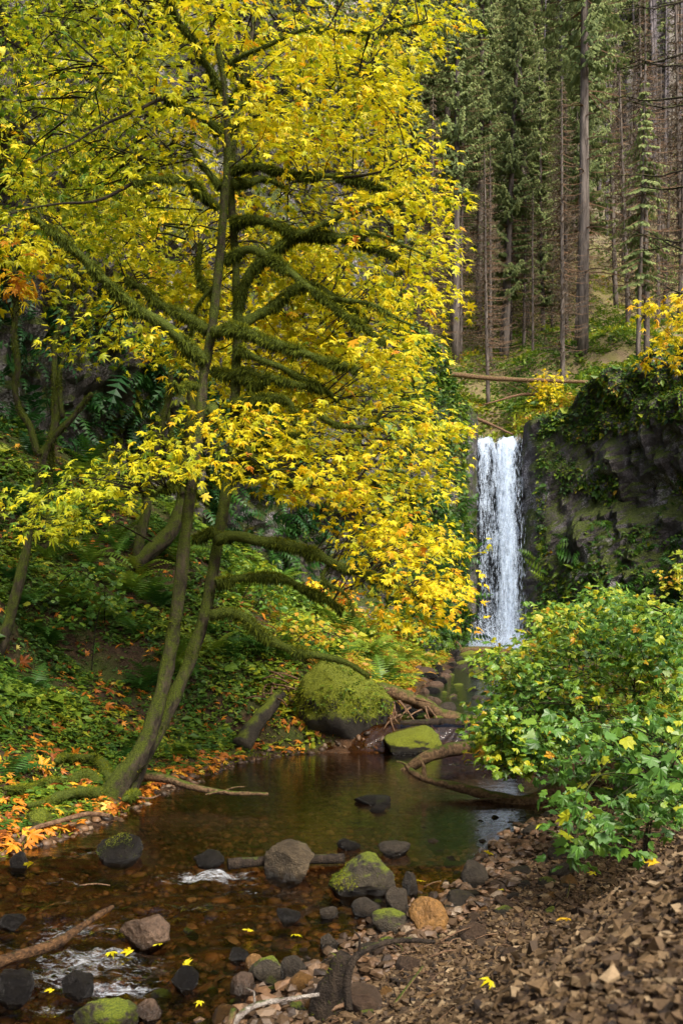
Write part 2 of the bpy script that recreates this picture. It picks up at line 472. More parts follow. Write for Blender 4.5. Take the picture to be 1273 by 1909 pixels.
def hill(x, y):
    x = np.asarray(x, float); y = np.asarray(y, float)
    z = np.interp(y, [49, 51, 53, 56, 65, 75, 85, 110, 140, 175, 230], [11.7, 11.75, 12.9, 14.6, 18.6, 23.2, 29, 52, 92, 130, 150])
    xc = 7.9 + 0.06 * (y - 50)
    z = z + np.minimum(np.where(x > xc, 0.36 * np.maximum(x - xc - 1.6, 0), 0.5 * np.maximum(xc - x - 0.9, 0)), 2.6)
    z = z + np.clip((3.5 - x) * 0.85, 0, 14) * (1 - sstep(52, 90, y)) * (0.45 + 0.55 * sstep(2, 14, y)) + np.clip((x - 26) * 0.5, 0, 25)
    p = np.stack([x, y, np.zeros_like(x)], -1)
    z = z + (11.62 + 0.02 * (y - 50) - z) * np.exp(-((x - 7.9) / 1.35) ** 6) * (1 - sstep(53.5, 57, y)) * (y > 48)
    near = 1 - np.exp(-(((x - 8.6) / 4.5) ** 2 + ((y - 51) / 4) ** 2))
    return z + (fbm(p * 0.22, 4) * 1.5 + 0.25 * fbm(p * 1.5, 3)) * near

def outside_dist(x, y):
    d = seg_dist(x, y, CLIFF)
    return np.where(inside(x, y, FLOOR), -d, d)

def H(x, y):
    sd = outside_dist(x, y)
    k = sstep(0.4, 1.6, sd)
    return valley(x, y) * (1 - k) + hill(x, y) * k

def ground_at(px, py, y0=3.0, y1=60.0):
    """where the line of sight through a photo pixel meets the ground"""
    Y = np.linspace(y0, y1, 4000)
    x = (px - CX) / F_PX * Y; z = EYE - (py - HY) / F_PX * Y
    b = np.nonzero(z <= np.maximum(H(x, Y), np.where(inside(x, Y, FLOOR), water_z(Y) - 5, -99)))[0]
    i = b[0] if len(b) else len(Y) - 1
    return np.array([x[i], Y[i], float(H(x[i:i + 1], Y[i:i + 1])[0])])

def grid_faces(nx, ny):
    i = np.arange(ny - 1)[:, None] * nx; j = np.arange(nx - 1)[None]
    return np.stack([i + j, i + j + 1, i + nx + j + 1, i + nx + j], -1).reshape(-1, 4)

def axis(*segs):
    out = []
    for a, b, st in segs: out.append(np.arange(a, b, st))
    return np.concatenate(out)

gx = axis((-70, -20, 3), (-20, -9, 0.5), (-9, 9, 0.13), (9, 20, 0.4), (20, 100, 2.5))
gy = axis((-40, 2, 2), (2, 20, 0.13), (20, 60, 0.35), (60, 175, 1.8))
X, Yg = np.meshgrid(gx, gy)
Z = H(X, Yg)
pts = np.stack([X, Yg, Z], -1).reshape(-1, 3)
sdv = outside_dist(X, Yg).ravel()
l_, r_ = itp(LEFT, Yg).ravel(), itp(RIGHT, Yg).ravel()
xv, yv = pts[:, 0], pts[:, 1]
a_bed = ((xv > l_ - 0.15) & (xv < r_ + 0.25) & (sdv < 0.5)).astype(float)
a_grav = ((xv >= r_) & (sdv < 0) & (yv < 17)).astype(float) * (1 - sstep(2.5, 6, xv - r_) * sstep(7.5, 9, yv))
a_hill = (sdv > 0.5).astype(float)

m = N('ground')
pp = m.pos()
n1, n2, n3 = m.noise(1.1, 5, 0.6, pp), m.noise(7, 5, 0.65, pp), m.noise(0.25, 4, 0.6, pp)
soil = m.mix(m.ramp(n2, [(0.3, 0.0), (0.7, 1.0)]), (0.022, 0.015, 0.009), (0.075, 0.048, 0.026))
soil = m.mix(m.ramp(n1, [(0.45, 0.0), (0.62, 0.85)]), soil, (0.045, 0.07, 0.012))
grav = m.mix(m.ramp(n2, [(0.3, 0.0), (0.7, 1.0)]), (0.030, 0.019, 0.012), (0.11, 0.068, 0.042))
bed = m.mix(m.ramp(n2, [(0.3, 0.0), (0.7, 1.0)]), (0.022, 0.012, 0.007), (0.085, 0.044, 0.020))
hl = m.mix(m.ramp(n2, [(0.3, 0.0), (0.7, 1.0)]), (0.10, 0.070, 0.042), (0.20, 0.155, 0.085))
hl = m.mix(m.ramp(n1, [(0.40, 0.0), (0.6, 0.8)]), hl, (0.16, 0.15, 0.045))
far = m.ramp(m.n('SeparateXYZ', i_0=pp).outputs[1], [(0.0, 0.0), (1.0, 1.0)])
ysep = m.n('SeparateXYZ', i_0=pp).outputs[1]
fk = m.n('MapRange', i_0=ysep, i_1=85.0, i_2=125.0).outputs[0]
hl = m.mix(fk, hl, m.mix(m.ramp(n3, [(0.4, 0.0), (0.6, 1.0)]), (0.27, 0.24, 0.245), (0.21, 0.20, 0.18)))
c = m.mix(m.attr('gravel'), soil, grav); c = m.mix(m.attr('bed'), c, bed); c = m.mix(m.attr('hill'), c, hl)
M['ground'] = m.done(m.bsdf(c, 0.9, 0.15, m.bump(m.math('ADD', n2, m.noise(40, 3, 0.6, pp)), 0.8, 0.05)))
ground_me = mesh('ground', pts, grid_faces(len(gx), len(gy)), M['ground'], True, {'bed': a_bed, 'gravel': a_grav, 'hill': a_hill})
ground = add('ground', ground_me, kind='structure', label='leaf-strewn canyon floor, slopes and wooded hillside')

# ------------------------------------------------------------------ cliff
cl = catmull(np.array([(a, b, 0) for a, b in CLIFF[2:-2]], float), 0.24)
ct = np.gradient(cl, axis=0); ct /= np.linalg.norm(ct, axis=1)[:, None]
cn = np.stack([ct[:, 1], -ct[:, 0], np.zeros(len(cl))], -1)          # towards the canyon
nrow = 92
base = valley(cl[:, 0] + cn[:, 0] * 0.8, cl[:, 1] + cn[:, 1] * 0.8) - 1.0
top = hill(cl[:, 0] - cn[:, 0] * 1.8, cl[:, 1] - cn[:, 1] * 1.8) - 0.05
CV = np.zeros((nrow, len(cl), 3))
fall_k = np.exp(-(((cl[:, 0] - 7.95) / 1.9) ** 4)) * (cl[:, 1] > 48)
top = np.where(fall_k > 0.4, np.minimum(top, 11.68), top)
for r in range(nrow):
    t = r / (nrow - 1)
    tt = min(t / 0.93, 1.0)
    z = base + (top - base) * (tt if t < 0.93 else 1.0)
    p3 = np.stack([cl[:, 0], cl[:, 1], z], -1)
    big = fbm(p3 * np.array([0.18, 0.18, 0.16]), 4, 5.0) * 2.4
    mid = fbm(p3 * np.array([0.9, 0.9, 0.6]), 5, 9.0) * 1.2 + 0.9 * np.abs(fbm(p3 * np.array([1.9, 1.9, 1.3]), 3, 3.0)) + 0.35 * fbm(p3 * 4.1, 2, 6.0)
    led = np.abs(((z * 0.42 + 0.5 * fbm(p3 * 0.5, 2)) % 1.0) - 0.5) * 0.5
    leftk = sstep(2, -4, cl[:, 0])
    over = leftk * (1.6 * sstep(0.22, 0.5, tt) - 1.1 * (1 - sstep(0.1, 0.35, tt)))
    lean = 1.4 * (1 - tt) ** 2 * (1 - leftk) * (1 - fall_k)
    calm = 1 - 0.80 * np.exp(-((cl[:, 0] - 7.2) / 4.6) ** 4) * (cl[:, 1] > 38)
    off = 0.5 + (big + mid + led + over + lean) * (1 - 0.75 * fall_k) * calm + 0.4 * calm
    off = np.clip(off, -0.3, 5)
    if t > 0.93:
        k = (t - 0.93) / 0.07
        off = off * (1 - k) + (-2.2) * k
        q = cl + cn * off[:, None]
        z = np.minimum(z, z * (1 - k) + (hill(q[:, 0], q[:, 1]) - 0.12) * k) if False else z * (1 - k) + (hill(q[:, 0], q[:, 1]) - 0.15 * k) * k
    CV[r] = cl + cn * off[:, None]; CV[r, :, 2] = z
m = N('cliff')
pp = m.pos()
n1, n2, n3 = m.noise(0.55, 6, 0.62, pp), m.noise(3.2, 6, 0.7, pp), m.noise(14, 4, 0.7, pp)
vert = m.noise(2.4, 5, 0.65, m.stretch(pp, (1, 1, 0.18)))
rk = m.mix(m.ramp(n2, [(0.3, 0.0), (0.7, 1.0)]), (0.045, 0.040, 0.040), (0.21, 0.19, 0.19))
rk = m.mix(m.ramp(vert, [(0.35, 0.7), (0.6, 0.0)]), rk, (0.035, 0.024, 0.016))
lich = m.math('MULTIPLY', m.ramp(n1, [(0.50, 0.0), (0.60, 1.0)]), m.ramp(n3, [(0.44, 0.0), (0.58, 1.0)]))
rk = m.mix(lich, rk, (0.55, 0.53, 0.55))
mk = m.math('ADD', m.math('ADD', m.noise(0.8, 5, 0.65, m.stretch(pp, (1.3, 1.3, 0.8))), m.math('MULTIPLY', m.nz(), 0.32)), m.math('MULTIPLY', n3, 0.2))
mk = m.ramp(mk, [(0.55, 0.0), (0.70, 1.0)])
mc = m.mix(m.ramp(n3, [(0.3, 0.0), (0.7, 1.0)]), (0.036, 0.056, 0.012), (0.13, 0.165, 0.028))
wetk = m.attr('wet')
c = m.mix(mk, rk, mc)
c = m.mix(wetk, c, m.mix(m.ramp(n3, [(0.3, 0.0), (0.7, 1.0)]), (0.010, 0.011, 0.014), (0.030, 0.032, 0.036)))
rg = m.n('MapRange', i_0=wetk, i_3=0.85, i_4=0.3).outputs[0]
M['cliff'] = m.done(m.bsdf(c, rg, 0.3, m.bump(m.math('ADD', m.math('ADD', n2, vert), m.math('MULTIPLY', n3, 0.9)), 1.0, 0.35)))
wetv = np.repeat((np.exp(-(((cl[:, 0] - 7.75) / 1.75) ** 6)) * (cl[:, 1] > 48))[None], nrow, 0).ravel()
cliff_F = grid_faces(len(cl), nrow)
cliff = add('cliff', mesh('cliff', CV.reshape(-1, 3), cliff_F, M['cliff'], False, {'wet': wetv}), kind='structure', label='dark mossy basalt cliff curving round the waterfall')

def cliff_samples(n, rng, cond=None):
    V = CV.reshape(-1, 3); a, b, c_, d = (V[cliff_F[:, k]] for k in range(4))
    nr = np.cross(c_ - a, d - b); ar = np.linalg.norm(nr, axis=1); nr = nr / (ar[:, None] + 1e-9)
    w = ar.copy(); cen = (a + b + c_ + d) / 4
    px, py = px_of(np.where(cen[:, 1:2] < 1, np.array([[0, 1, 0]]), cen))
    w *= ((cen[:, 1] > 12) & (px > -150) & (px < 1400) & (py > -80))
    if cond is not None: w *= cond(cen, nr)
    i = rng.choice(len(w), n, p=w / w.sum())
    u, v = rng.random((2, n, 1))
    p = (a[i] * (1 - u) + b[i] * u) * (1 - v) + (d[i] * (1 - u) + c_[i] * u) * v
    return p, nr[i]

# ------------------------------------------------------------------ creek water
def water_mat(name):
    m = N(name)
    pp = m.pos()
    w1 = m.noise(2.2, 3, 0.5, m.stretch(pp, (1.0, 2.6, 1)))
    w2 = m.noise(9, 3, 0.55, m.stretch(pp, (1.0, 2.2, 1)))
    w3 = m.noise(26, 3, 0.6, pp)
    rapid = m.attr('rapid')
    h = m.math('ADD', m.math('ADD', m.math('MULTIPLY', w1, 0.5), m.math('MULTIPLY', w2, 0.28)), m.math('MULTIPLY', w3, m.math('MULTIPLY', rapid, 1.2)))
    nrm = m.n('Bump', i_Height=h, i_Strength=0.22, i_Distance=0.055).outputs[0]
    fr = m.n('Fresnel', i_IOR=1.33); m.set(fr.inputs['Normal'], nrm)
    gl = m.n('BsdfGlossy'); gl.inputs['Roughness'].default_value = 0.03; m.set(gl.inputs['Normal'], nrm)
    tr = m.n('BsdfTransparent'); tr.inputs[0].default_value = (0.60, 0.47, 0.30, 1)
    mx = m.n('MixShader'); m.set(mx.inputs[0], m.math('MULTIPLY', fr.outputs[0], 1.4, True)); m.t.links.new(tr.outputs[0], mx.inputs[1]); m.t.links.new(gl.outputs[0], mx.inputs[2])
    fl = m.n('Mapping'); m.set(fl.inputs[0], pp); fl.inputs['Rotation'].default_value = (0, 0, math.radians(-62)); fl.inputs['Scale'].default_value = (0.32, 1.3, 1)
    flow = fl.outputs[0]
    foam = m.math('MULTIPLY', m.attr('foam'), 1.0)
    fn = m.math('ADD', m.noise(15, 8, 0.8, flow, 1.2), m.math('MULTIPLY', foam, 0.36))
    fk = m.ramp(fn, [(0.74, 0.0), (1.02, 0.85)])
    fk = m.math('MULTIPLY', fk, m.ramp(foam, [(0.02, 0.0), (0.2, 1.0)]))
    fd = m.bsdf((0.46, 0.49, 0.52), 0.5, 0.3)
    mx2 = m.n('MixShader'); m.set(mx2.inputs[0], fk); m.t.links.new(mx.outputs[0], mx2.inputs[1]); m.t.links.new(fd, mx2.inputs[2])
    return m.done(mx2.outputs[0])
M['water'] = water_mat('creek_water')

# foam spots: photo pixel, radius in metres across and along, strength
FOAM = [(400, 1632, 0.55, 0.22, 1.0), (330, 1640, 0.5, 0.2, 0.6), (180, 1590, 0.32, 0.16, 0.8), (125, 1745, 0.42, 0.3, 0.8), (60, 1770, 0.3, 0.2, 0.7), (230, 1750, 0.3, 0.2, 0.5),
        (170, 1790, 0.55, 0.3, 0.9), (120, 1820, 0.55, 0.26, 0.85), (205, 1850, 0.4, 0.24, 0.8), (60, 1850, 0.35, 0.2, 0.6), (250, 1830, 0.22, 0.14, 0.6), (95, 1880, 0.3, 0.15, 0.7),
        (520, 1640, 0.25, 0.1, 0.5), (240, 1680, 0.25, 0.12, 0.35), (350, 1685, 0.2, 0.12, 0.4), (720, 1408, 0.25, 0.08, 0.5), (150, 1735, 0.9, 0.5, 0.6), (320, 1700, 1.3, 0.5, 0.42), (120, 1640, 0.9, 0.3, 0.42), (480, 1660, 0.8, 0.2, 0.4), (200, 1810, 0.8, 0.4, 0.65), (430, 1632, 1.0, 0.16, 0.5), (80, 1600, 0.7, 0.2, 0.35), (450, 1700, 0.5, 0.2, 0.25), (330, 1860, 0.3, 0.2, 0.3), (860, 1425, 0.5, 0.15, 0.3), (300, 1790, 0.2, 0.2, 0.35)]
FW = []
for fx, fy, ra, rb, st in FOAM:
    Y0 = 9.0
    for _ in range(6): Y0 = (EYE - float(water_z(Y0))) * F_PX / (fy - HY)
    FW.append(((fx - CX) / F_PX * Y0, Y0, ra, rb, st))
def foam_at(x, y):
    f = np.zeros_like(x)
    for a, b, ra, rb, st in FW:
        f = np.maximum(f, st * np.exp(-((x - a) / ra) ** 2 - ((y - b) / rb) ** 2))
    return f

def water_sheet(y0, y1, st, sx):
    ys = np.arange(y0, y1 + 1e-6, st)
    u = np.linspace(0, 1, sx)
    Yw, U = np.meshgrid(ys, u, indexing='ij')
    l = itp(LEFT, ys)[:, None] - 0.5; r = itp(RIGHT, ys)[:, None] + 0.5
    Xw = l + (r - l) * U
    fo = foam_at(Xw, Yw)
    fo = np.maximum(fo, 0.34 * np.exp(-((Yw - 19.0) / 0.35) ** 2))
    rap = np.clip(fo * 1.3 + 0.28 * (1 - sstep(9.0, 9.9, Yw)), 0, 1)
    p = np.stack([Xw, Yw, np.zeros_like(Xw)], -1)
    Zw = water_z(Yw) + rap * (0.11 * fbm(p * np.array([4, 7, 1]), 3) + 0.05 * fbm(p * 15, 3)) + 0.004 * fbm(p * 2, 2)
    up = (Yw > 20) * 0.30
    return np.stack([Xw, Yw, Zw], -1).reshape(-1, 3), grid_faces(sx, len(ys)), fo.ravel(), np.maximum(rap, up).ravel()
v, f, fo, rap = water_sheet(1.0, 19.6, 0.06, 130)
add('creek_water', mesh('creek_water', v, f, M['water'], True, {'foam': fo, 'rapid': rap}), kind='structure', label='clear brown creek water with a calm reflecting pool and small riffles')
v, f, fo, rap = water_sheet(19.6, 50.2, 0.2, 50)
add('upper_creek_water', mesh('upper_creek_water', v, f, M['water'], True, {'foam': fo, 'rapid': rap}), kind='structure', label='shallow upper creek running from the waterfall to the ledge')

# ------------------------------------------------------------------ waterfall
m = N('falling_water')
pp = m.obj()
s1 = m.noise(5.5, 4, 0.6, m.stretch(pp, (1, 1, 0.10)))
s2 = m.noise(11, 5, 0.72, m.stretch(pp, (1, 1, 0.38)))
s3 = m.noise(26, 3, 0.7, m.stretch(pp, (1, 1, 0.5)))
k = m.math('ADD', m.math('ADD', m.math('MULTIPLY', s1, 0.8), m.math('MULTIPLY', s2, 0.7)), m.math('ADD', m.math('MULTIPLY', s3, 0.4), m.attr('dens')))
k = m.ramp(m.math('MULTIPLY', k, 0.5), [(0.475, 0.0), (0.60, 0.95)])
df = m.bsdf((0.56, 0.68, 0.84), 0.4, 0.3)
tl = m.n('BsdfTranslucent'); tl.inputs[0].default_value = (0.8, 0.86, 0.92, 1)
mA = m.n('MixShader', i_0=0.35); m.t.links.new(df, mA.inputs[1]); m.t.links.new(tl.outputs[0], mA.inputs[2])
tr = m.n('BsdfTransparent')
mB = m.n('MixShader'); m.set(mB.inputs[0], k); m.t.links.new(tr.outputs[0], mB.inputs[1]); m.t.links.new(mA.outputs[0], mB.inputs[2])
M['fall'] = m.done(mB.outputs[0])
m = N('spray_drop')
M['drop'] = m.done(m.bsdf((0.52, 0.62, 0.76), 0.35, 0.4))
FX0, FX1, FZ1, FZ0 = 6.72, 9.02, 11.85, 1.1
def fall_density(u, t):
    """u across 0..1 from the left, t down 0..1: dense right of the middle, thin on the left below the lip"""
    main = np.exp(-((u - 0.66 - 0.05 * t) / 0.17) ** 2)
    lip = np.exp(-t / 0.10)
    left = np.exp(-((u - 0.14) / 0.13) ** 2) * np.exp(-t / 0.35)
    edge = np.exp(-((u - 0.93) / 0.06) ** 2)
    notch = np.exp(-((u - 0.47) / 0.06) ** 2) * np.exp(-t / 0.03)
    return 0.26 * main + 0.15 * lip + 0.12 * left + 0.10 * edge - 0.40 * notch - 0.035
fall = thing('waterfall', 'tall narrow white waterfall dropping between dark mossy cliffs', 'waterfall', (7.9, 50.0, 1.1))
for si, (dy, dd) in enumerate(((0.0, 0.0), (0.28, 0.03), (-0.25, -0.05))):
    nu, nt = 70, 170
    U, T = np.meshgrid(np.linspace(0, 1, nu), np.linspace(0, 1, nt))
    Xf = FX0 + (FX1 - FX0) * (U + (0.035 * (U - 0.5) + 0.012 * vnoise(np.stack([U * 9, T * 4, U * 0 + si], -1))) * (1 + T))
    Zf = FZ1 + (0.16 * vnoise(np.stack([U * 6, 0 * U, 0 * U + 3], -1)) + 0.08 * vnoise(np.stack([U * 17, 0 * U, 0 * U], -1)) - 0.02) * (1 - T) + (FZ0 - FZ1) * T
    drop = np.sqrt(np.maximum(FZ1 - Zf, 0))
    Yf = 50.65 - 0.28 * drop * (0.6 if si == 1 else 1.0) + dy * 0.5 + 0.12 * vnoise(np.stack([U * 7, T * 3, U * 0 + si * 5], -1)) - 0.15
    Zf = Zf + np.where(T < 0.001, 0.04 + 0.06 * vnoise(np.stack([U * 12, U * 0, U * 0], -1)), 0)
    dens = fall_density(U, T) + dd
    em = np.clip((np.minimum(U, 1 - U) - 0.05 * (1 + vnoise(np.stack([T * 26, U * 0 + (U > 0.5), 0 * U + si], -1)))) * 11, 0, 1)
    dens = dens * em - 0.35 * (1 - em)
    o = add('water_sheet', mesh('water_sheet', np.stack([Xf, Yf, Zf], -1).reshape(-1, 3), grid_faces(nu, nt), M['fall'], True, {'dens': dens.ravel()}), fall)
U, T_ = np.meshgrid(np.linspace(0, 1, 40), np.linspace(0, 1, 30))
lipv = np.stack([FX0 + 0.12 + (FX1 - FX0 - 0.24) * U, 50.45 + 3.4 * T_, 11.90 + 0.05 * T_ + 0.03 * vnoise(np.stack([U * 9, T_ * 9, 0 * U], -1)) - 0.10 * np.exp(-((U - 0.47) / 0.06) ** 2)], -1).reshape(-1, 3)
add('water_lip', mesh('water_lip', lipv, grid_faces(40, 30), M['fall'], True, {'dens': (0.14 - 0.5 * np.exp(-((U - 0.47) / 0.07) ** 2)).ravel()}), fall)
r = np.random.default_rng(21)
nd = 9000
u = r.random(nd); t = r.random(nd) ** 0.8
keep = r.random(nd) < np.clip(0.16 + fall_density(u, t) * 3.2, 0.05, 1)
u, t = u[keep], t[keep]; nd = len(u)
zz = FZ1 + (FZ0 - FZ1) * t
L = np.stack([FX0 + (FX1 - FX0) * (u + (u - 0.5) * 0.05 * t) + r.normal(size=nd) * (0.03 + 0.10 * t), 50.3 - 0.28 * np.sqrt(FZ1 - zz) + r.normal(size=nd) * 0.22 - 0.1, zz], -1)
dropV = np.array([(0, 0, 1), (0.5, 0.2, -0.35), (-0.5, 0.2, -0.3), (0, -0.5, -0.3), (0, 0, -1)], float)
dropF = np.array([(0, 1, 2), (0, 2, 3), (0, 3, 1), (4, 2, 1), (4, 3, 2), (4, 1, 3)])
sz = r.uniform(0.007, 0.018, nd)
S = np.stack([sz, sz, sz * r.uniform(4.0, 14.0, nd)], -1)
R = rotmats(nd, 0.06, r)
o = add('spray', scatter_mesh('spray', [(dropV, dropF)], R, S, L, np.zeros(nd), M['drop']), fall, kind='stuff')
# splash running down the boulder apron at the foot
nd = 6500
a = r.uniform(0, 1, nd); b = r.random(nd) ** 0.7
L = np.stack([5.55 + 3.5 * a + r.normal(size=nd) * 0.06, 49.3 - 1.3 * b + r.normal(size=nd) * 0.15, 1.2 + 0.15 * r.random(nd) + 2.1 * (1 - b) * np.clip(1.25 - np.abs(a - 0.55) * 1.7, 0.05, 1) * r.random(nd) ** 0.5], -1)
sz = r.uniform(0.008, 0.022, nd)
o = add('splash', scatter_mesh('splash', [(dropV, dropF)], rotmats(nd, 0.5, r), np.stack([sz, sz, sz * 2.5], -1), L, np.zeros(nd), M['drop']), fall, kind='stuff')

# ------------------------------------------------------------------ leaf and plant shapes
def maple_shape(half, cy=0.22, droop=0.28, seed=0):
    r = np.random.default_rng(seed)
    ang = [a for a, q in half] + [-a for a, q in half[::-1] if 0 < a < 179]
    rad = [q for a, q in half] + [q for a, q in half[::-1] if 0 < a < 179]
    a = np.radians(ang); q = np.array(rad) * (1 + r.normal(size=len(rad)) * 0.05)
    x, y = np.sin(a) * q, cy + np.cos(a) * q
    fold = 0.22 * np.abs(np.sin(a * 2.05)) * q
    z = -droop * q ** 2 - 0.10 * np.maximum(y - 0.2, 0) + fold * 0.5 + r.normal(size=len(q)) * 0.035
    V = np.vstack([[0, cy, 0.03], np.stack([x, y, z], -1)])
    n = len(q); j = np.arange(n)
    return V, np.stack([np.zeros(n, int), 1 + (j + 1) % n, 1 + j], -1)
HI = [(0, .80), (7, .60), (13, .62), (22, .30), (31, .56), (37, .56), (44, .78), (51, .56), (58, .54), (70, .30), (86, .42), (99, .58), (112, .40), (140, .26), (168, .16)]
LO = [(0, .80), (22, .28), (44, .76), (69, .28), (99, .56), (145, .24)]
MAPLE_HI = [maple_shape(HI, seed=k, droop=d) for k, d in enumerate((0.2, 0.32, 0.45))]
MAPLE_LO = [maple_shape(LO, seed=k, droop=d) for k, d in enumerate((0.2, 0.32, 0.45))]
BUSH_HALF = [(0, .66), (12, .50), (24, .40), (40, .58), (54, .46), (72, .36), (95, .46), (125, .34), (160, .22)]
BUSH_HI = [maple_shape(BUSH_HALF, cy=0.26, droop=d, seed=9 + k) for k, d in enumerate((0.15, 0.3))]
BUSH_LO = [maple_shape([(0, .66), (24, .38), (42, .58), (70, .36), (98, .46), (150, .26)], cy=0.26, droop=d, seed=11 + k) for k, d in enumerate((0.15, 0.3))]
def trifoliate():
    V, F = [], []
    for a in (0, 1.9, -1.9):
        b = len(V); c, s = math.cos(a), math.sin(a)
        for x, y, z in ((0, 0.05, 0), (0.26, 0.45, 0.05), (0, 0.95, -0.12), (-0.26, 0.45, 0.05)):
            V.append((c * x - s * y, s * x + c * y, z))
        F += [(b, b + 1, b + 2), (b, b + 2, b + 3)]
    return np.array(V), np.array(F)
TRI = trifoliate()
OVAL = (np.array([(0, 0, 0), (0.3, 0.4, 0.06), (0, 1, -0.1), (-0.3, 0.4, 0.06)], float), np.array([(0, 1, 2), (0, 2, 3)]))
BLADE = (np.array([(-0.5, 0, 0), (0.5, 0, 0), (0.1, 1, 0)], float), np.array([(0, 1, 2)]))

def frond(seed=0, pairs=17, arch=0.9, hang=0.0):
    """a fern frond of length 1 rising from the origin along +Y and arching over, pinnae both sides"""
    r = np.random.default_rng(seed); V, F = [], []
    t = np.linspace(0, 1, pairs + 1)
    ang = np.radians(68) - t * (arch * 1.7 + hang)
    st = 1.0 / pairs
    c = np.zeros((pairs + 1, 3))
    for i in range(1, pairs + 1):
        c[i] = c[i - 1] + st * np.array([0, math.cos(ang[i]), math.sin(ang[i])])
    for i in range(1, pairs + 1):
        w = 0.20 * math.sin(math.pi * min(1, 0.18 + 0.82 * t[i]) ** 0.8) + 0.02
        d = np.array([0, math.cos(ang[i]), math.sin(ang[i])])
        for s in (-1, 1):
            b = len(V); tip = c[i] + np.array([s * w, 0, -0.25 * w + r.normal() * 0.01]) + d * w * 0.35
            hw = st * 0.42
            V += [c[i] - d * hw, c[i] + d * hw, tip]
            F.append((b, b + 1, b + 2) if s > 0 else (b + 1, b, b + 2))
    for i in range(pairs):
        b = len(V); V += [c[i] + (-0.006, 0, 0), c[i] + (0.006, 0, 0), c[i + 1]]; F.append((b, b + 1, b + 2))
    return np.array(V), np.array(F)
FRONDS = [frond(1, 17, 0.9), frond(2, 17, 1.1), frond(3, 15, 0.7)]
def fern_clump(n, seed):
    r = np.random.default_rng(seed); acc = Acc()
    for k in range(n):
        V, F = FRONDS[k % 3]
        a = 2 * math.pi * k / n + r.normal() * 0.25; s = r.uniform(0.7, 1.1)
        R_ = np.array([[math.cos(a), -math.sin(a), 0], [math.sin(a), math.cos(a), 0], [0, 0, 1]])
        acc.put(V * s @ R_.T, F)
    return np.concatenate(acc.V), np.concatenate(acc.F[3])
CLUMPS = [fern_clump(8, 1), fern_clump(9, 2)]

def slope_normal(x, y, e=0.12):
    return np.stack([-(H(x + e, y) - H(x - e, y)) / (2 * e), -(H(x, y + e) - H(x, y - e)) / (2 * e), np.ones_like(x)], -1)

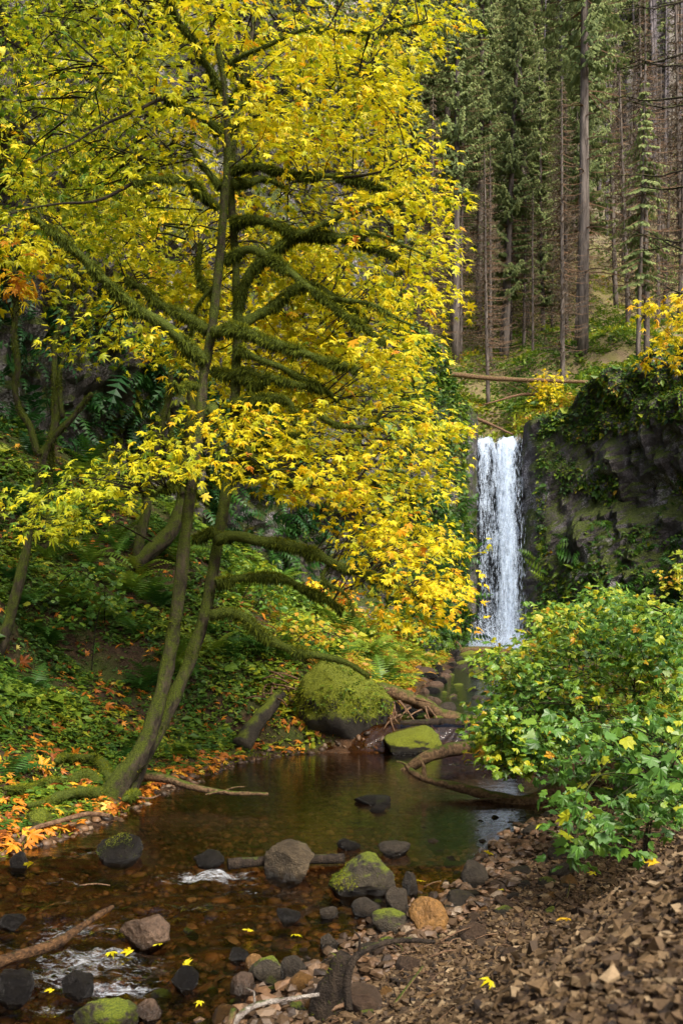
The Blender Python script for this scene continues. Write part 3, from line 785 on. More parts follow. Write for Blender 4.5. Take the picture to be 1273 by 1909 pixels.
# ------------------------------------------------------------------ rocks standing in and beside the creek
ROCKS = [  # pixel x of middle, pixel y of foot, width px, height px, material, cuts, seed, name, label
    (640, 1385, 190, 150, 'boulder_moss', 3, 3, 'mossy_boulder', 'large overhanging boulder draped in bright green moss beside the pool'),
    (760, 1405, 112, 48, 'boulder_moss', 2, 4, 'mossy_rock', 'low flat moss-covered rock at the foot of the big boulder'),
    (541, 1640, 97, 68, 'rock_tan', 1, 5, 'round_rock', 'smooth rounded tan rock beside the white riffle'),
    (672, 1672, 128, 75, 'rock_moss_part', 2, 6, 'mossy_rock', 'rounded rock with yellow-green moss beside the round tan rock'),
    (798, 1742, 76, 64, 'rock_orange', 4, 7, 'orange_rock', 'smooth rusty orange rock at the edge of the gravel'),
    (727, 1742, 78, 42, 'rock_moss_part', 2, 8, 'rock', 'grey-green lichened rock next to the rusty orange rock'),
    (740, 1708, 46, 50, 'rock_grey', 6, 9, 'rock', 'pointed grey rock slab standing behind the orange rock'),
    (268, 1772, 100, 56, 'rock_brown', 6, 10, 'rock', 'flat-topped angular brown rock in the lower riffle'),
    (220, 1608, 84, 50, 'rock_wet', 2, 11, 'mossy_rock', 'dark wet rock with a bright moss cap in the stream'),
    (737, 1596, 62, 26, 'rock_grey', 2, 12, 'rock', 'low speckled grey rock in the middle of the pool'),
    (650, 1583, 46, 18, 'rock_wet', 2, 13, 'rock', 'small black wet rock in the pool behind the mossy rock'),
    (889, 1655, 52, 46, 'rock_grey', 5, 14, 'rock', 'angular grey rock with a yellow leaf at the water edge'),
    (765, 1668, 30, 42, 'rock_grey', 4, 15, 'rock', 'small upright grey stone beside yellow leaves'),
    (68, 1542, 52, 34, 'rock_moss', 2, 16, 'mossy_rock', 'small moss-covered rock among the maple roots'),
    (35, 1618, 34, 28, 'rock_wet', 2, 17, 'rock', 'small dark rock at the water edge under the bent stick'),
    (145, 1860, 62, 42, 'rock_wet', 2, 18, 'rock', 'black wet rounded rock in the lower rapids'),
    (22, 1870, 70, 56, 'rock_wet', 2, 19, 'rock', 'dark mossy wet rock at the lower left edge of the rapids'),
    (20, 1735, 50, 28, 'rock_wet', 2, 20, 'rock', 'dark rock beside the small spill at the left edge'),
    (190, 1925, 130, 48, 'rock_moss_part', 2, 21, 'rock', 'broad pale mossy rock cut by the bottom edge'),
    (275, 1905, 50, 36, 'rock_brown', 6, 22, 'rock', 'reddish square rock at the bottom edge'),
    (495, 1835, 64, 44, 'rock_moss_part', 4, 23, 'rock', 'knobbly moss-flecked rock near the white branch'),
    (475, 1812, 38, 28, 'rock_orange', 4, 24, 'rock', 'small orange stone in the shallows near the white branch'),
    (455, 1855, 52, 40, 'rock_brown', 6, 25, 'rock', 'flat red-brown rock in front of the small orange stone'),
    (550, 1830, 56, 42, 'rock_grey', 6, 26, 'rock', 'angular grey rock beside the dark stump'),
    (446, 1790, 38, 20, 'rock_wet', 2, 27, 'rock', 'smooth dark oval rock in the shallows'),
    (610, 1714, 36, 20, 'rock_grey', 4, 28, 'rock', 'small flat grey rock in front of the mossy rock'),
    (535, 1722, 46, 26, 'rock_wet', 4, 29, 'rock', 'dark broken rock breaking the surface of the shallows'),
    (682, 1708, 56, 30, 'rock_grey', 2, 30, 'rock', 'rounded dark grey rock before the pointed slab'),
    (612, 1770, 36, 28, 'rock_grey', 3, 31, 'rock', 'grey pebble-shaped rock near the gravel tip'),
    (700, 1500, 70, 14, 'rock_wet', 3, 32, 'rock', 'long low brown rock awash in the pool centre'),
    (706, 1512, 34, 12, 'rock_wet', 4, 33, 'rock', 'tiny black rock awash in the pool centre'),
    (1000, 1560, 52, 18, 'rock_grey', 3, 34, 'rock', 'flat dark rock at the pool edge by the fallen trunk'),
    (340, 1845, 54, 40, 'rock_wet', 3, 35, 'rock', 'dark green wet rock beside the lower rapids'),
    (385, 1615, 60, 26, 'rock_wet', 2, 36, 'rock', 'dark smooth rock just above the white riffle'),
    (1180, 1500, 80, 46, 'rock_grey', 3, 37, 'rock', 'grey rock half hidden under the green bush'),
    (960, 1425, 70, 42, 'rock_wet', 3, 38, 'rock', 'dark rock under the overhanging bush at the pool'),
]
def place_on(px, py):
    """ground or water surface seen at a pixel"""
    Y = np.linspace(3, 60, 6000); x = (px - CX) / F_PX * Y; z = EYE - (py - HY) / F_PX * Y
    i = np.nonzero(z <= np.maximum(H(x, Y), np.where((x > itp(LEFT, Y)) & (x < itp(RIGHT, Y)), water_z(Y), -9)))[0][0]
    return np.array([x[i], Y[i], z[i]])
rock_info = {}
for px, py, w, h, mat, cuts, seed, name, label in ROCKS:
    p = place_on(px, py)
    k = p[1] / F_PX
    big = w > 150
    V, F = rock_shape(4 if big or w > 90 else 3, seed, cuts + 3, 0.12 if big else 0.20, (0.5, 0.85))
    ex = np.ptp(V, axis=0)
    sx, sz = w * k / ex[0], h * k / (ex[2] * (0.86 if big else 0.72)); sy = sx * ex[0] / ex[1] * (0.85 if not big else 0.8)
    V = V * (sx, sy, sz)
    if big:   # undercut: moss brow above, dark belly below
        zz_ = V[:, 2] / V[:, 2].max()
        V[:, 1] += np.where(zz_ < -0.15, (-0.15 - zz_) * 0.45, 0)
        V[:, 0] *= np.where(zz_ < -0.15, 1 + (zz_ + 0.15) * 0.35, 1)
    zmin = V[:, 2].min(); ht = np.ptp(V[:, 2])
    V[:, 2] -= zmin + ht * (0.12 if big else 0.27)
    loc = p + np.array([0, sy * ex[1] * 0.35, 0])
    o = solo(name, mesh(name, V, F, M[mat], True), label, 'boulder' if big else 'rock', loc=loc)
    rock_info[seed] = (o, V + loc, F)

# ------------------------------------------------------------------ gravel bank and creek stones (parts of the ground)
GRAV = []
for k in range(8):
    r = np.random.default_rng(100 + k)
    V = ICO[0][0] * (1 + r.normal(size=(12, 1)) * 0.16) + r.normal(size=(12, 3)) * 0.13
    GRAV.append((V * (1.0, r.uniform(0.65, 0.95), r.uniform(0.38, 0.65)), ICO[0][1]))
SHARD = []
_cv = np.array([(a, b, c) for a in (-1, 1) for b in (-1, 1) for c in (-1, 1)], float) * 0.75
_cf = np.array([(0, 1, 3), (0, 3, 2), (4, 6, 7), (4, 7, 5), (0, 4, 5), (0, 5, 1), (2, 3, 7), (2, 7, 6), (0, 2, 6), (0, 6, 4), (1, 5, 7), (1, 7, 3)])
for k in range(12):
    r = np.random.default_rng(140 + k)
    V = _cv * (1 + r.normal(size=(8, 1)) * 0.2) + r.normal(size=(8, 3)) * 0.26
    SHARD.append((V * (1.05, r.uniform(0.6, 0.95), r.uniform(0.35, 0.65)), _cf))
r = np.random.default_rng(31)
def stones(n, xr_, yr_, keep, size, sink, mat, piece, label_none=None, nind=300, tilt=0.35):
    x = r.uniform(*xr_, n); y = yr_[0] + (yr_[1] - yr_[0]) * r.random(n) ** 1.35
    pxs = CX + x / y * F_PX
    m_ = keep(x, y) & (pxs > -60) & (pxs < 1340)
    x, y = x[m_], y[m_]; z = H(x, y); n = len(x)
    s = size[0] * np.exp(r.normal(size=n) * size[1]) * (np.clip(0.55 + 0.07 * y, 0, 1) if piece == 'stone' else 1)
    s = np.minimum(s, size[0] * 2.1)
    nrm = slope_normal(x, y, 0.2)
    a = r.uniform(0, 6.28, n)
    R = frames(np.stack([np.cos(a), np.sin(a), np.zeros(n)], -1), nrm + r.normal(size=(n, 3)) * tilt)
    L = np.stack([x, y, z + s * sink + r.random(n) * s * 0.5], -1)
    pyy = HY + (EYE - L[:, 2]) / y * F_PX
    kk = pyy < 2050
    x, y, s, R, L, pyy = x[kk], y[kk], s[kk], R[kk], L[kk], pyy[kk]; n = len(x)
    t = np.clip(r.normal(0.5, 0.27, n), 0, 1)
    pxv = CX + x / y * F_PX
    vis = (pyy < 1925) & (pxv > 0) & (pxv < 1273)
    show = np.where(vis, s / y, 0) * np.exp(r.normal(size=n) * 0.3)
    order = np.argsort(-show); ind, rest = order[:nind], order[nind:]
    mes = [mesh(piece, V, F, M[mat], piece == 'cobble') for V, F in (SHARD if piece == 'stone' else GRAV)]
    for i in ind:
        o = add(piece, mes[i % len(mes)], ground, L[i], eul(R[i]), s[i]); o.color = (t[i], 0, 0, 1)
    o = add({'stone': 'gravel', 'cobble': 'creek_bed_stones', 'pebble': 'shingle'}[piece], scatter_mesh(piece + '_mass', SHARD if piece == 'stone' else GRAV, R[rest], s[rest], L[rest], t[rest], M[mat], piece == 'cobble'), ground, kind='stuff'); o.color = (0, 0, 0, 1)
stones(122000, (-2.2, 6.5), (2.4, 15), lambda x, y: (x > itp(RIGHT, y) - 0.15 + 0.25 * r.normal(size=len(x))) & (x < itp(RIGHT, y) + np.where(y < 8, 9, 2.6)) & (r.random(len(x)) < np.where(y < 8.2, 1, 0.75)), (0.0185, 0.34), 0.12, 'gravel', 'stone')
stones(15500, (-5.5, 4.5), (4.6, 19), lambda x, y: (x > itp(LEFT, y) - 0.3) & (x < itp(RIGHT, y) + 0.3), (0.044, 0.42), -0.2, 'bed_stone', 'cobble', nind=260, tilt=0.15)
stones(15000, (-3.2, 2.6), (4.8, 11.5), lambda x, y: (x > itp(RIGHT, y) - 2.1 * r.random(len(x)) ** 1.2) & (x < itp(RIGHT, y) + 0.4), (0.030, 0.5), 0.85, 'bed_stone', 'pebble', nind=240, tilt=0.3)
# larger loose stones along the waterline
x = None
def waterline(n, seed):
    rr = np.random.default_rng(seed)
    mes = [mesh('shore_stone', *rock_shape(2, 200 + k, 6, 0.14), M[mm]) for k, mm in enumerate(('rock_brown', 'rock_grey', 'rock_brown', 'rock_orange', 'rock_grey', 'rock_brown', 'rock_moss_part', 'rock_brown'))]
    for i in range(n):
        y = rr.uniform(4.8, 9.2) if i % 4 else rr.uniform(9, 12.5)
        xx = float(itp(RIGHT, y)) + rr.normal() * (0.42 if i % 3 else 0.9) - 0.12
        if CX + xx / y * F_PX < 150: continue
        s = 0.065 * math.exp(rr.normal() * 0.35)
        zz_ = max(float(H(np.array([xx]), np.array([y]))[0]) + s * 0.2, float(water_z(y)) - s * 0.4)
        add('shore_stone', mes[i % 8], ground, (xx, y, zz_), (rr.normal() * 0.3, rr.normal() * 0.3, rr.uniform(0, 6.3)), (s, s * rr.uniform(0.7, 1), s * rr.uniform(0.45, 0.8)))
waterline(230, 5)
def upper_rocks(n, seed):
    rr = np.random.default_rng(seed)
    mes = [mesh('creek_rock', *rock_shape(2, 300 + k, 6, 0.16), M[mm]) for k, mm in enumerate(('rock_wet', 'rock_grey', 'rock_moss', 'rock_brown', 'rock_moss_part', 'rock_wet'))]
    for i in range(n):
        y = 19.6 + 28 * rr.random() ** 1.3
        a_, b_ = float(itp(LEFT, y)), float(itp(RIGHT, y))
        xx = a_ + rr.normal() * 0.35 if i % 3 == 0 else rr.uniform(a_, b_)
        s_ = (0.10 + 0.004 * y) * math.exp(rr.normal() * 0.4)
        zz_ = max(float(H(np.array([xx]), np.array([y]))[0]), float(water_z(y)) - 0.06)
        add('creek_rock', mes[i % 6], ground, (xx, y, zz_), (rr.normal() * 0.3, rr.normal() * 0.3, rr.uniform(0, 6.3)), (s_, s_ * rr.uniform(0.7, 1), s_ * rr.uniform(0.4, 0.8)))
upper_rocks(120, 9)

# ------------------------------------------------------------------ moss fuzz and limbs
def fuzz(path, rad, n, rng, length=0.06, hang=0.5):
    """short blades standing out of a mossy limb, longer ones hanging below"""
    path = np.asarray(path); rad = np.broadcast_to(rad, (len(path),))
    i = rng.random(n) * (len(path) - 1.001); j = i.astype(int); f = (i - j)[:, None]
    c = path[j] * (1 - f) + path[j + 1] * f; rr = rad[j]
    T = path[j + 1] - path[j]; T /= np.linalg.norm(T, axis=1)[:, None] + 1e-9
    d = rng.normal(size=(n, 3)); d -= T * np.sum(d * T, 1)[:, None]; d /= np.linalg.norm(d, axis=1)[:, None] + 1e-9
    hk = (d[:, 2] < 0.1) * hang * rng.random(n)
    y = d + rng.normal(size=(n, 3)) * 0.35 + np.stack([0 * hk, 0 * hk, -2.2 * hk], -1)
    up = rng.normal(size=(n, 3))
    L = c + d * rr[:, None] * 0.85
    patch = np.clip(0.75 + 1.5 * fbm(c * 5.0, 3, 1.0), 0.25, 1.5)
    ln = length * rng.uniform(0.35, 1.0, n) * (1 + 1.1 * hk) * patch
    S = np.stack([ln * 0.22, ln, ln], -1)
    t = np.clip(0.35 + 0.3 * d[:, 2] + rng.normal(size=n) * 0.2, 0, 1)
    return frames(y, up), S, L, t

class Tree:
    def __init__(s, name, label, cat, base, group=None, seed=1):
        s.root = thing(name, label, cat, base, group); s.rng = np.random.default_rng(seed)
        s.nodes = []; s.fz = []
    def limb(s, name, pts, r0, r1, mat, sides=9, rough=0.25, moss=0, step=0.12, length=0.06, hang=0.6, wiggle=0.0):
        path = catmull(pts, step)
        if wiggle:
            path = path + np.stack([vnoise(path * 2.2 + k * 9.1) for k in range(3)], -1) * wiggle
        t = np.linspace(0, 1, len(path))
        rad = r0 + (r1 - r0) * t ** 0.8
        rad = rad * (1 + 0.22 * fbm(np.stack([t * len(path) * 0.25, 0 * t + r0 * 91, 0 * t], -1), 3))
        V, F = tube(path, rad, sides, rough, r0 * 31, 9.0)
        o = add(name, mesh(name, V, F, M[mat], True), s.root)
        s.nodes.append(path)
        if moss: s.fz.append(fuzz(path, rad, int(moss * np.linalg.norm(np.diff(path, axis=0), axis=1).sum()), s.rng, length, hang))
        return path
    def moss(s, mat='moss'):
        if not s.fz: return
        R, S, L, t = (np.concatenate(k) for k in zip(*s.fz))
        o = add('moss', scatter_mesh('moss', [BLADE], R, S, L, t, M[mat]), s.root, kind='stuff'); o.color = (0, 0, 0, 1)
    def crown(s, L, R, S, t, hi, lo, mat, nind, near=None):
        """one joined mass of leaves plus the largest-looking ones as objects of their own"""
        pxs, pys = px_of(L)
        vis = (pxs > 5) & (pxs < 1268) & (pys > 5) & (pys < 1900)
        sz = S if S.ndim == 1 else S[:, 0]
        order = np.argsort(-np.where(vis, sz / L[:, 1], 0)); ind, rest = order[:nind], order[nind:]
        fd = L[rest, 1]; far = fd > (near if near is not None else np.median(fd))
        acc = Acc()
        for sel, bases in ((rest[~far], hi), (rest[far], lo)):
            k = np.arange(len(sel)) % len(bases)
            for b, (V, F) in enumerate(bases):
                q = sel[k == b]
                if len(q): v, f, tt = scatter(V, F, R[q], S[q], L[q], t[q]); acc.put(v, f, tt)
        c = add('crown', acc.mesh('crown', M[mat]), s.root, kind='stuff'); c.color = (0, 0, 0, 1)
        mes = [mesh('leaf', V, F, M[mat]) for V, F in hi]
        for i in ind:
            o = add('leaf', mes[i % len(hi)], c, L[i], eul(R[i]), tuple(S[i]) if S.ndim > 1 else float(S[i])); o.color = (t[i], 0, 0, 1)
        return c
    def twigs(s, ends, mat='twig', r0=0.012):
        allp = np.concatenate(s.nodes); acc = Acc()
        for e in ends:
            d = np.linalg.norm((allp - e) * (1, 1, 1.5), axis=1) + (allp[:, 2] > e[2] + 0.5) * 1.0
            c = allp[np.argsort(d)[s.rng.integers(0, 4)]]
            ln = np.linalg.norm(e - c)
            if ln > 1.5: c = e + (c - e) / ln * 1.5
            mid = (c + e) / 2 + s.rng.normal(size=3) * 0.07 * ln + np.array([0, 0, 0.10 * ln])
            path = catmull([c, mid, e], max(0.12, ln / 7))
            V, F = tube(path, np.linspace(r0 * (0.6 + 0.35 * ln), 0.003, len(path)), 3, cap=False); acc.put(V, F)
        o = add('twigs', acc.mesh('twigs', M[mat], True), s.root, kind='stuff'); o.color = (0, 0, 0, 1)

def sprays(centres, n_each, rng, spread, size, tintf, flat=0.35, droop=0.25, out=None, thick=0.12):
    """flat layered sprays of leaves round twig ends: positions, rotations, sizes, tints"""
    C = np.repeat(centres, n_each, 0); n = len(C)
    a = rng.uniform(0, 2 * np.pi, n); q = spread * np.sqrt(rng.random(n))
    d = np.stack([np.cos(a), np.sin(a), np.zeros(n)], -1)
    L = C + d * q[:, None]; L[:, 2] += rng.normal(size=n) * thick - droop * q ** 2
    y = d + rng.normal(size=(n, 3)) * 0.45; y[:, 2] -= 0.35
    if out is not None: y[:, :2] += out(L)[:, :2] * 0.9
    up = np.array([0, 0, 1.0]) + rng.normal(size=(n, 3)) * flat
    up[:, 1] -= 0.25
    S = size[0] * np.exp(rng.normal(size=n) * size[1])
    S = np.minimum(S, size[0] * 1.45)
    S = np.stack([S * rng.uniform(0.72, 1.08, n), S * rng.uniform(0.85, 1.1, n), S * np.clip(rng.normal(1.1, 0.9, n), -1.2, 3.2)], -1)
    return L, frames(y, up), S, tintf(L, rng)

def poly_points(poly, n, yr, rng, bias=1.0):
    poly = np.array(poly, float); lo, hi = poly.min(0), poly.max(0); out = []
    pl = [tuple(q) for q in poly]
    while len(out) < n:
        q = lo + (hi - lo) * rng.random((n * 3, 2))
        q = q[inside(q[:, 0], q[:, 1], pl)]
        out += list(q)
    q = np.array(out[:n]); Y = yr[0] + (yr[1] - yr[0]) * rng.random(n) ** bias
    return np.stack([(q[:, 0] - CX) / F_PX * Y, Y, EYE - (q[:, 1] - HY) / F_PX * Y], -1)

def trace(pts, y0, y1):
    n = len(pts)
    return np.array([P(a, b, y0 + (y1 - y0) * i / max(1, n - 1)) for i, (a, b) in enumerate(pts)])

# ------------------------------------------------------------------ the big mossy maple
mb = place_on(215, 1495)
YT = mb[1] + 0.15
T = Tree('maple_tree', 'big leaning twin-stemmed maple with mossy branches and bright yellow leaves', 'tree', mb, seed=3)
STEM_A = [(205, 1500), (228, 1452), (268, 1395), (298, 1310), (318, 1210), (335, 1100), (346, 1000), (358, 900), (372, 800), (380, 700), (392, 635), (402, 560), (412, 460), (418, 380), (425, 300), (422, 220), (416, 140), (400, 60), (380, -40)]
STEM_B = [(228, 1490), (258, 1430), (310, 1335), (350, 1240), (375, 1170), (395, 1080), (408, 1000), (425, 900), (437, 820), (440, 700), (443, 600), (440, 500), (435, 420), (431, 340), (436, 260), (452, 160), (470, 60), (480, -60)]
kx = YT / F_PX
def stem(pts, y0, y1, widths, name='trunk'):
    path = catmull(trace(pts, y0, y1), 0.12)
    w = np.interp(np.linspace(0, 1, len(path)), [a for a, b in widths], [b for a, b in widths]) * kx / 2 * 0.74
    V, F = tube(path, w, 18, 0.42, 4.0, 7.0)
    o = add(name, mesh(name, V, F, M['mossy_bark'], True), T.root)
    T.nodes.append(path[len(path) // 3:])
    T.fz.append(fuzz(path, w, int(1500 * len(path) * 0.12), T.rng, 0.035, 0.3))
    return path
stem(STEM_A, YT, YT - 0.7, [(0, 74), (0.03, 58), (0.08, 42), (0.2, 34), (0.4, 26), (0.6, 22), (0.8, 18), (1, 8)])
stem(STEM_B, YT + 0.12, YT + 0.5, [(0, 60), (0.05, 40), (0.15, 34), (0.35, 28), (0.6, 22), (0.8, 16), (1, 6)])
BR = [  # traced pixels, end depth offset, px widths
    ([(392, 1145), (440, 1148), (480, 1175), (520, 1198), (580, 1218), (640, 1236), (690, 1258)], -0.6, 24, 12, 0),
    ([(405, 1010), (450, 1003), (510, 1005), (560, 1018), (620, 1045), (680, 1065), (735, 1088)], -1.0, 28, 12, 0),
    ([(405, 1085), (450, 1076), (520, 1080), (552, 1092), (590, 1108), (640, 1142)], 0.7, 20, 8, 0),
    ([(400, 622), (430, 614), (480, 626), (540, 650), (600, 668), (660, 690)], -1.0, 24, 12, -0.5),
    ([(385, 668), (350, 640), (300, 605), (250, 575), (200, 530), (170, 495), (120, 445), (60, 400)], -1.0, 30, 10, -0.4),
    ([(390, 618), (340, 590), (290, 560), (268, 535), (235, 515)], 0.6, 24, 12, -0.4),
    ([(442, 612), (455, 540), (480, 495), (520, 455), (560, 436), (620, 447), (690, 460), (740, 480)], -0.8, 30, 10, 0.2),
    ([(445, 602), (500, 577), (540, 545), (580, 530), (640, 560), (690, 600)], 0.5, 24, 10, 0.2),
    ([(430, 412), (470, 404), (520, 418), (560, 432), (640, 442), (710, 430)], -0.9, 22, 10, 0.2),
    ([(430, 322), (480, 314), (540, 325), (640, 335), (720, 350)], -0.9, 16, 6, 0.2),
    ([(432, 346), (465, 342), (492, 334), (540, 350)], 0.4, 22, 8, 0.2),
    ([(412, 247), (375, 220), (340, 200), (310, 182)], -0.6, 16, 8, -0.6),
    ([(405, 388), (380, 365), (350, 335), (310, 335), (250, 345)], -0.8, 18, 6, -0.5),
    ([(410, 350), (392, 320), (370, 290), (355, 270)], 0.5, 18, 8, -0.5),
    ([(428, 195), (460, 160), (480, 143)], -0.5, 14, 7, -0.5),
    ([(415, 175), (395, 132), (375, 110), (368, 80), (345, 52), (318, -5)], -0.5, 16, 8, -0.6),
    ([(425, 255), (447, 233), (470, 220), (495, 216)], -0.4, 12, 7, -0.5),
    ([(420, 478), (460, 463), (492, 475), (530, 500), (562, 530), (600, 552), (655, 595), (720, 640)], -1.2, 20, 8, -0.4),
    ([(440, 882), (470, 873), (512, 880), (545, 900)], -0.5, 24, 12, 0.2),
    ([(398, 760), (420, 805), (450, 830), (475, 855), (500, 870)], -0.7, 24, 14, -0.4),
    ([(440, 845), (480, 835), (525, 812), (570, 815)], -0.9, 22, 10, 0.2),
    ([(440, 760), (480, 745), (520, 740), (545, 755), (550, 790)], -0.6, 24, 10, 0.2),
    ([(442, 700), (470, 705), (488, 720), (500, 700), (540, 712), (570, 720)], -0.3, 20, 10, 0.2),
    ([(443, 650), (500, 672), (560, 700), (610, 730), (640, 770)], 0.6, 18, 8, 0.2),
    ([(360, 905), (340, 885), (320, 905), (262, 912)], -0.6, 18, 14, -0.2),
    ([(378, 720), (350, 712), (335, 730), (320, 715)], -0.5, 14, 6, -0.3),
    ([(400, 690), (430, 700), (460, 690), (490, 705)], -0.5, 16, 8, -0.3),
    ([(408, 520), (380, 555), (362, 590), (355, 640)], 0.4, 12, 5, -0.4),
    ([(404, 560), (380, 540), (370, 510), (375, 470), (372, 450)], 0.3, 14, 5, -0.3),
    ([(408, 1000), (390, 985), (372, 995), (355, 1000)], 0.2, 16, 8, 0.1),
    ([(600, 770), (640, 790), (690, 800), (712, 770)], -0.3, 14, 6, -1.2),
    ([(560, 436), (600, 420), (650, 395), (700, 380), (770, 370)], -0.5, 12, 4, -0.4),
    ([(620, 447), (680, 440), (740, 455), (800, 480)], -0.6, 10, 3, -0.7),
    ([(600, 552), (650, 560), (720, 585), (790, 610)], -0.4, 10, 3, -1.2),
    ([(640, 335), (700, 320), (760, 300)], -0.4, 7, 3, -0.9),
    ([(620, 1045), (600, 1075), (640, 1110), (660, 1150)], -0.2, 10, 4, -0.6),
    ([(735, 1088), (770, 1105), (800, 1140)], -0.1, 10, 4, -1.0),
    ([(318, 60), (270, 90), (200, 150), (120, 220)], -0.5, 10, 3, -1.0),
    ([(310, 182), (240, 210), (160, 250), (60, 300)], -0.6, 8, 3, -1.2),
    ([(250, 345), (180, 370), (100, 380), (20, 400)], -0.5, 8, 3, -1.2),
    ([(430, 120), (500, 80), (600, 50), (700, 60), (800, 40)], -1.2, 12, 3, -0.5),
    ([(435, 200), (520, 190), (600, 150), (700, 130)], 0.8, 10, 3, 0.2),
]
for pts_, dY, w0, w1, y0 in BR:
    yb = YT + y0
    T.limb('branch', trace(pts_, yb, yb + dY), w0 * kx / 2 * 0.80, w1 * kx / 2 * 0.8, 'moss_branch' if w0 > 8 else 'twig', 10, 0.45, 3200 if w0 > 12 else (1000 if w0 > 8 else 150), 0.10, 0.058 if w0 > 12 else 0.04, 1.0, 0.05)
# roots spreading over the bank
for pts_ in ([(215, 1480), (170, 1462), (110, 1462), (60, 1475), (10, 1490)], [(205, 1492), (150, 1490), (100, 1505), (70, 1515)], [(220, 1470), (180, 1440), (140, 1430), (90, 1432)], [(235, 1485), (250, 1505), (240, 1515)]):
    g = []
    for a, b in pts_:
        q = place_on(a, b); g.append(q + np.array([T.rng.normal() * 0.05, T.rng.normal() * 0.05, 0.11 + T.rng.normal() * 0.03]))
    g[0] = P(pts_[0][0], pts_[0][1], YT)
    T.limb('root', g, 0.105, 0.03, 'moss_branch', 10, 0.7, 2400, 0.08, 0.05, 0.3, 0.07)
T.moss()
rg = T.rng
stems_px = np.array(STEM_A + STEM_B, float)
REG = [
    ([(430, 60), (840, 0), (842, 60), (750, 130), (745, 190), (800, 240), (785, 300), (848, 390), (830, 470), (862, 560), (780, 610), (788, 720), (740, 740), (600, 700), (520, 560), (440, 420)], 500, (11.4, 16.5), 0.8),
    ([(0, -20), (450, -30), (430, 420), (300, 500), (150, 470), (0, 420)], 380, (11.4, 17.5), 0.9),
    ([(-60, -200), (900, -200), (838, 50), (0, 40)], 105, (10.8, 17), 1),
    ([(430, 420), (600, 540), (660, 740), (440, 770)], 150, (14.2, 17.5), 1),
    ([(300, 800), (380, 760), (520, 760), (620, 740), (760, 740), (862, 810), (840, 880), (815, 930), (885, 1010), (840, 1055), (700, 1005), (560, 930), (430, 880), (260, 880)], 190, (11.4, 15.5), 0.8),
    ([(640, 980), (760, 1000), (850, 1050), (845, 1160), (770, 1165), (690, 1090)], 36, (11.8, 13.6), 1),
    ([(30, 1010), (60, 900), (200, 850), (330, 800), (330, 890), (150, 960)], 34, (11.2, 13), 1),
    ([(100, 540), (300, 600), (370, 650), (300, 690), (120, 660)], 26, (12.5, 15), 1),
    ([(250, 480), (410, 440), (400, 600), (300, 560)], 60, (13.8, 17), 1),
]
cent = np.concatenate([poly_points(p_, n_, y_, rg, b_) for p_, n_, y_, b_ in REG])
cpx, cpy = px_of(cent)
sx_ = np.interp(cpy, [40, 300, 600, 900, 1100], [400, 425, 420, 395, 360])
front = (np.abs(cpx - sx_) < 55) & (cent[:, 1] < 14.0) & (cpy > 90) & (cpy < 740)
mid = (cpx > 400) & (cpx < 690) & (cpy > 290) & (cpy < 760) & (cent[:, 1] < 13.9)
kill = (front & (rg.random(len(cent)) < 0.9)) | (mid & (rg.random(len(cent)) < 0.92))
lowmid = (cpx > 230) & (cpx < 470) & (cpy > 890) & (cpy < 1200)
cent = cent[~(kill | lowmid)]
# a few open gaps where the cliff shows through
gap = fbm(cent * 0.55, 3, 3.0)
cent = cent[(gap > -0.15) | ((cent[:, 0] > -1.0) & (gap > -0.36))]
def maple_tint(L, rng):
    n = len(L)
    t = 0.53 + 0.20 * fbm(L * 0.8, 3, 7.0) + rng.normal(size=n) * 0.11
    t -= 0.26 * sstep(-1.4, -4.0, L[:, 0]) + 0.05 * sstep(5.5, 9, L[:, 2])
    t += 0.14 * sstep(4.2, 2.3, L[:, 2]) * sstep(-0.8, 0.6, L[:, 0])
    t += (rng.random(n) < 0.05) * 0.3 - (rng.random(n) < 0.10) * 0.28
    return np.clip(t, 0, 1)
axis_xy = np.array([-1.65, YT, 0])
def outward(L):
    d = L - axis_xy; d[:, 2] = 0; return d / (np.linalg.norm(d, axis=1)[:, None] + 0.5)
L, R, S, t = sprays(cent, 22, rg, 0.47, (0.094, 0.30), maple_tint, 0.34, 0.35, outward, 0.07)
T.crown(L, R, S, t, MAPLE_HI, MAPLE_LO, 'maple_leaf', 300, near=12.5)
T.twigs(cent[rg.random(len(cent)) < 0.75])

# ------------------------------------------------------------------ thin mossy maple at the left edge
lb = ground_at(2, 1225)
YL = lb[1]
T2 = Tree('maple_tree', 'slender forked maple with mossy stems at the left edge of the slope', 'tree', lb, seed=5)
k2 = YL / F_PX
for pts_, w0, w1, dy in (([(-8, 1240), (22, 1145), (45, 1050), (60, 960), (75, 885), (98, 822), (132, 780), (160, 745), (172, 733)], 24, 9, -0.4),
                     ([(98, 826), (75, 845), (60, 800), (36, 762), (30, 720), (35, 680), (25, 620), (30, 560), (24, 480)], 15, 8, -0.2),
                     ([(98, 822), (106, 760), (102, 700), (104, 640), (116, 600), (140, 520), (152, 470)], 15, 6, 0.4),
                     ([(116, 780), (110, 700), (130, 640), (148, 600)], 9, 4, 0.2), ([(90, 1000), (95, 900), (100, 800), (104, 700)], 12, 6, 0.9)):
    T2.limb('trunk' if w0 > 20 else 'branch', trace(pts_, YL, YL + dy), w0 * k2 / 2, w1 * k2 / 2, 'mossy_bark', 10, 0.35, 1500, 0.1, 0.04, 0.4, 0.02)
T2.moss()
c2 = np.concatenate([poly_points([(0, 440), (180, 420), (200, 520), (60, 560), (0, 560)], 34, (YL - 1, YL + 1.5), T2.rng), poly_points([(0, 480), (60, 480), (60, 540), (0, 550)], 5, (YL - 1.5, YL - 1), T2.rng)])
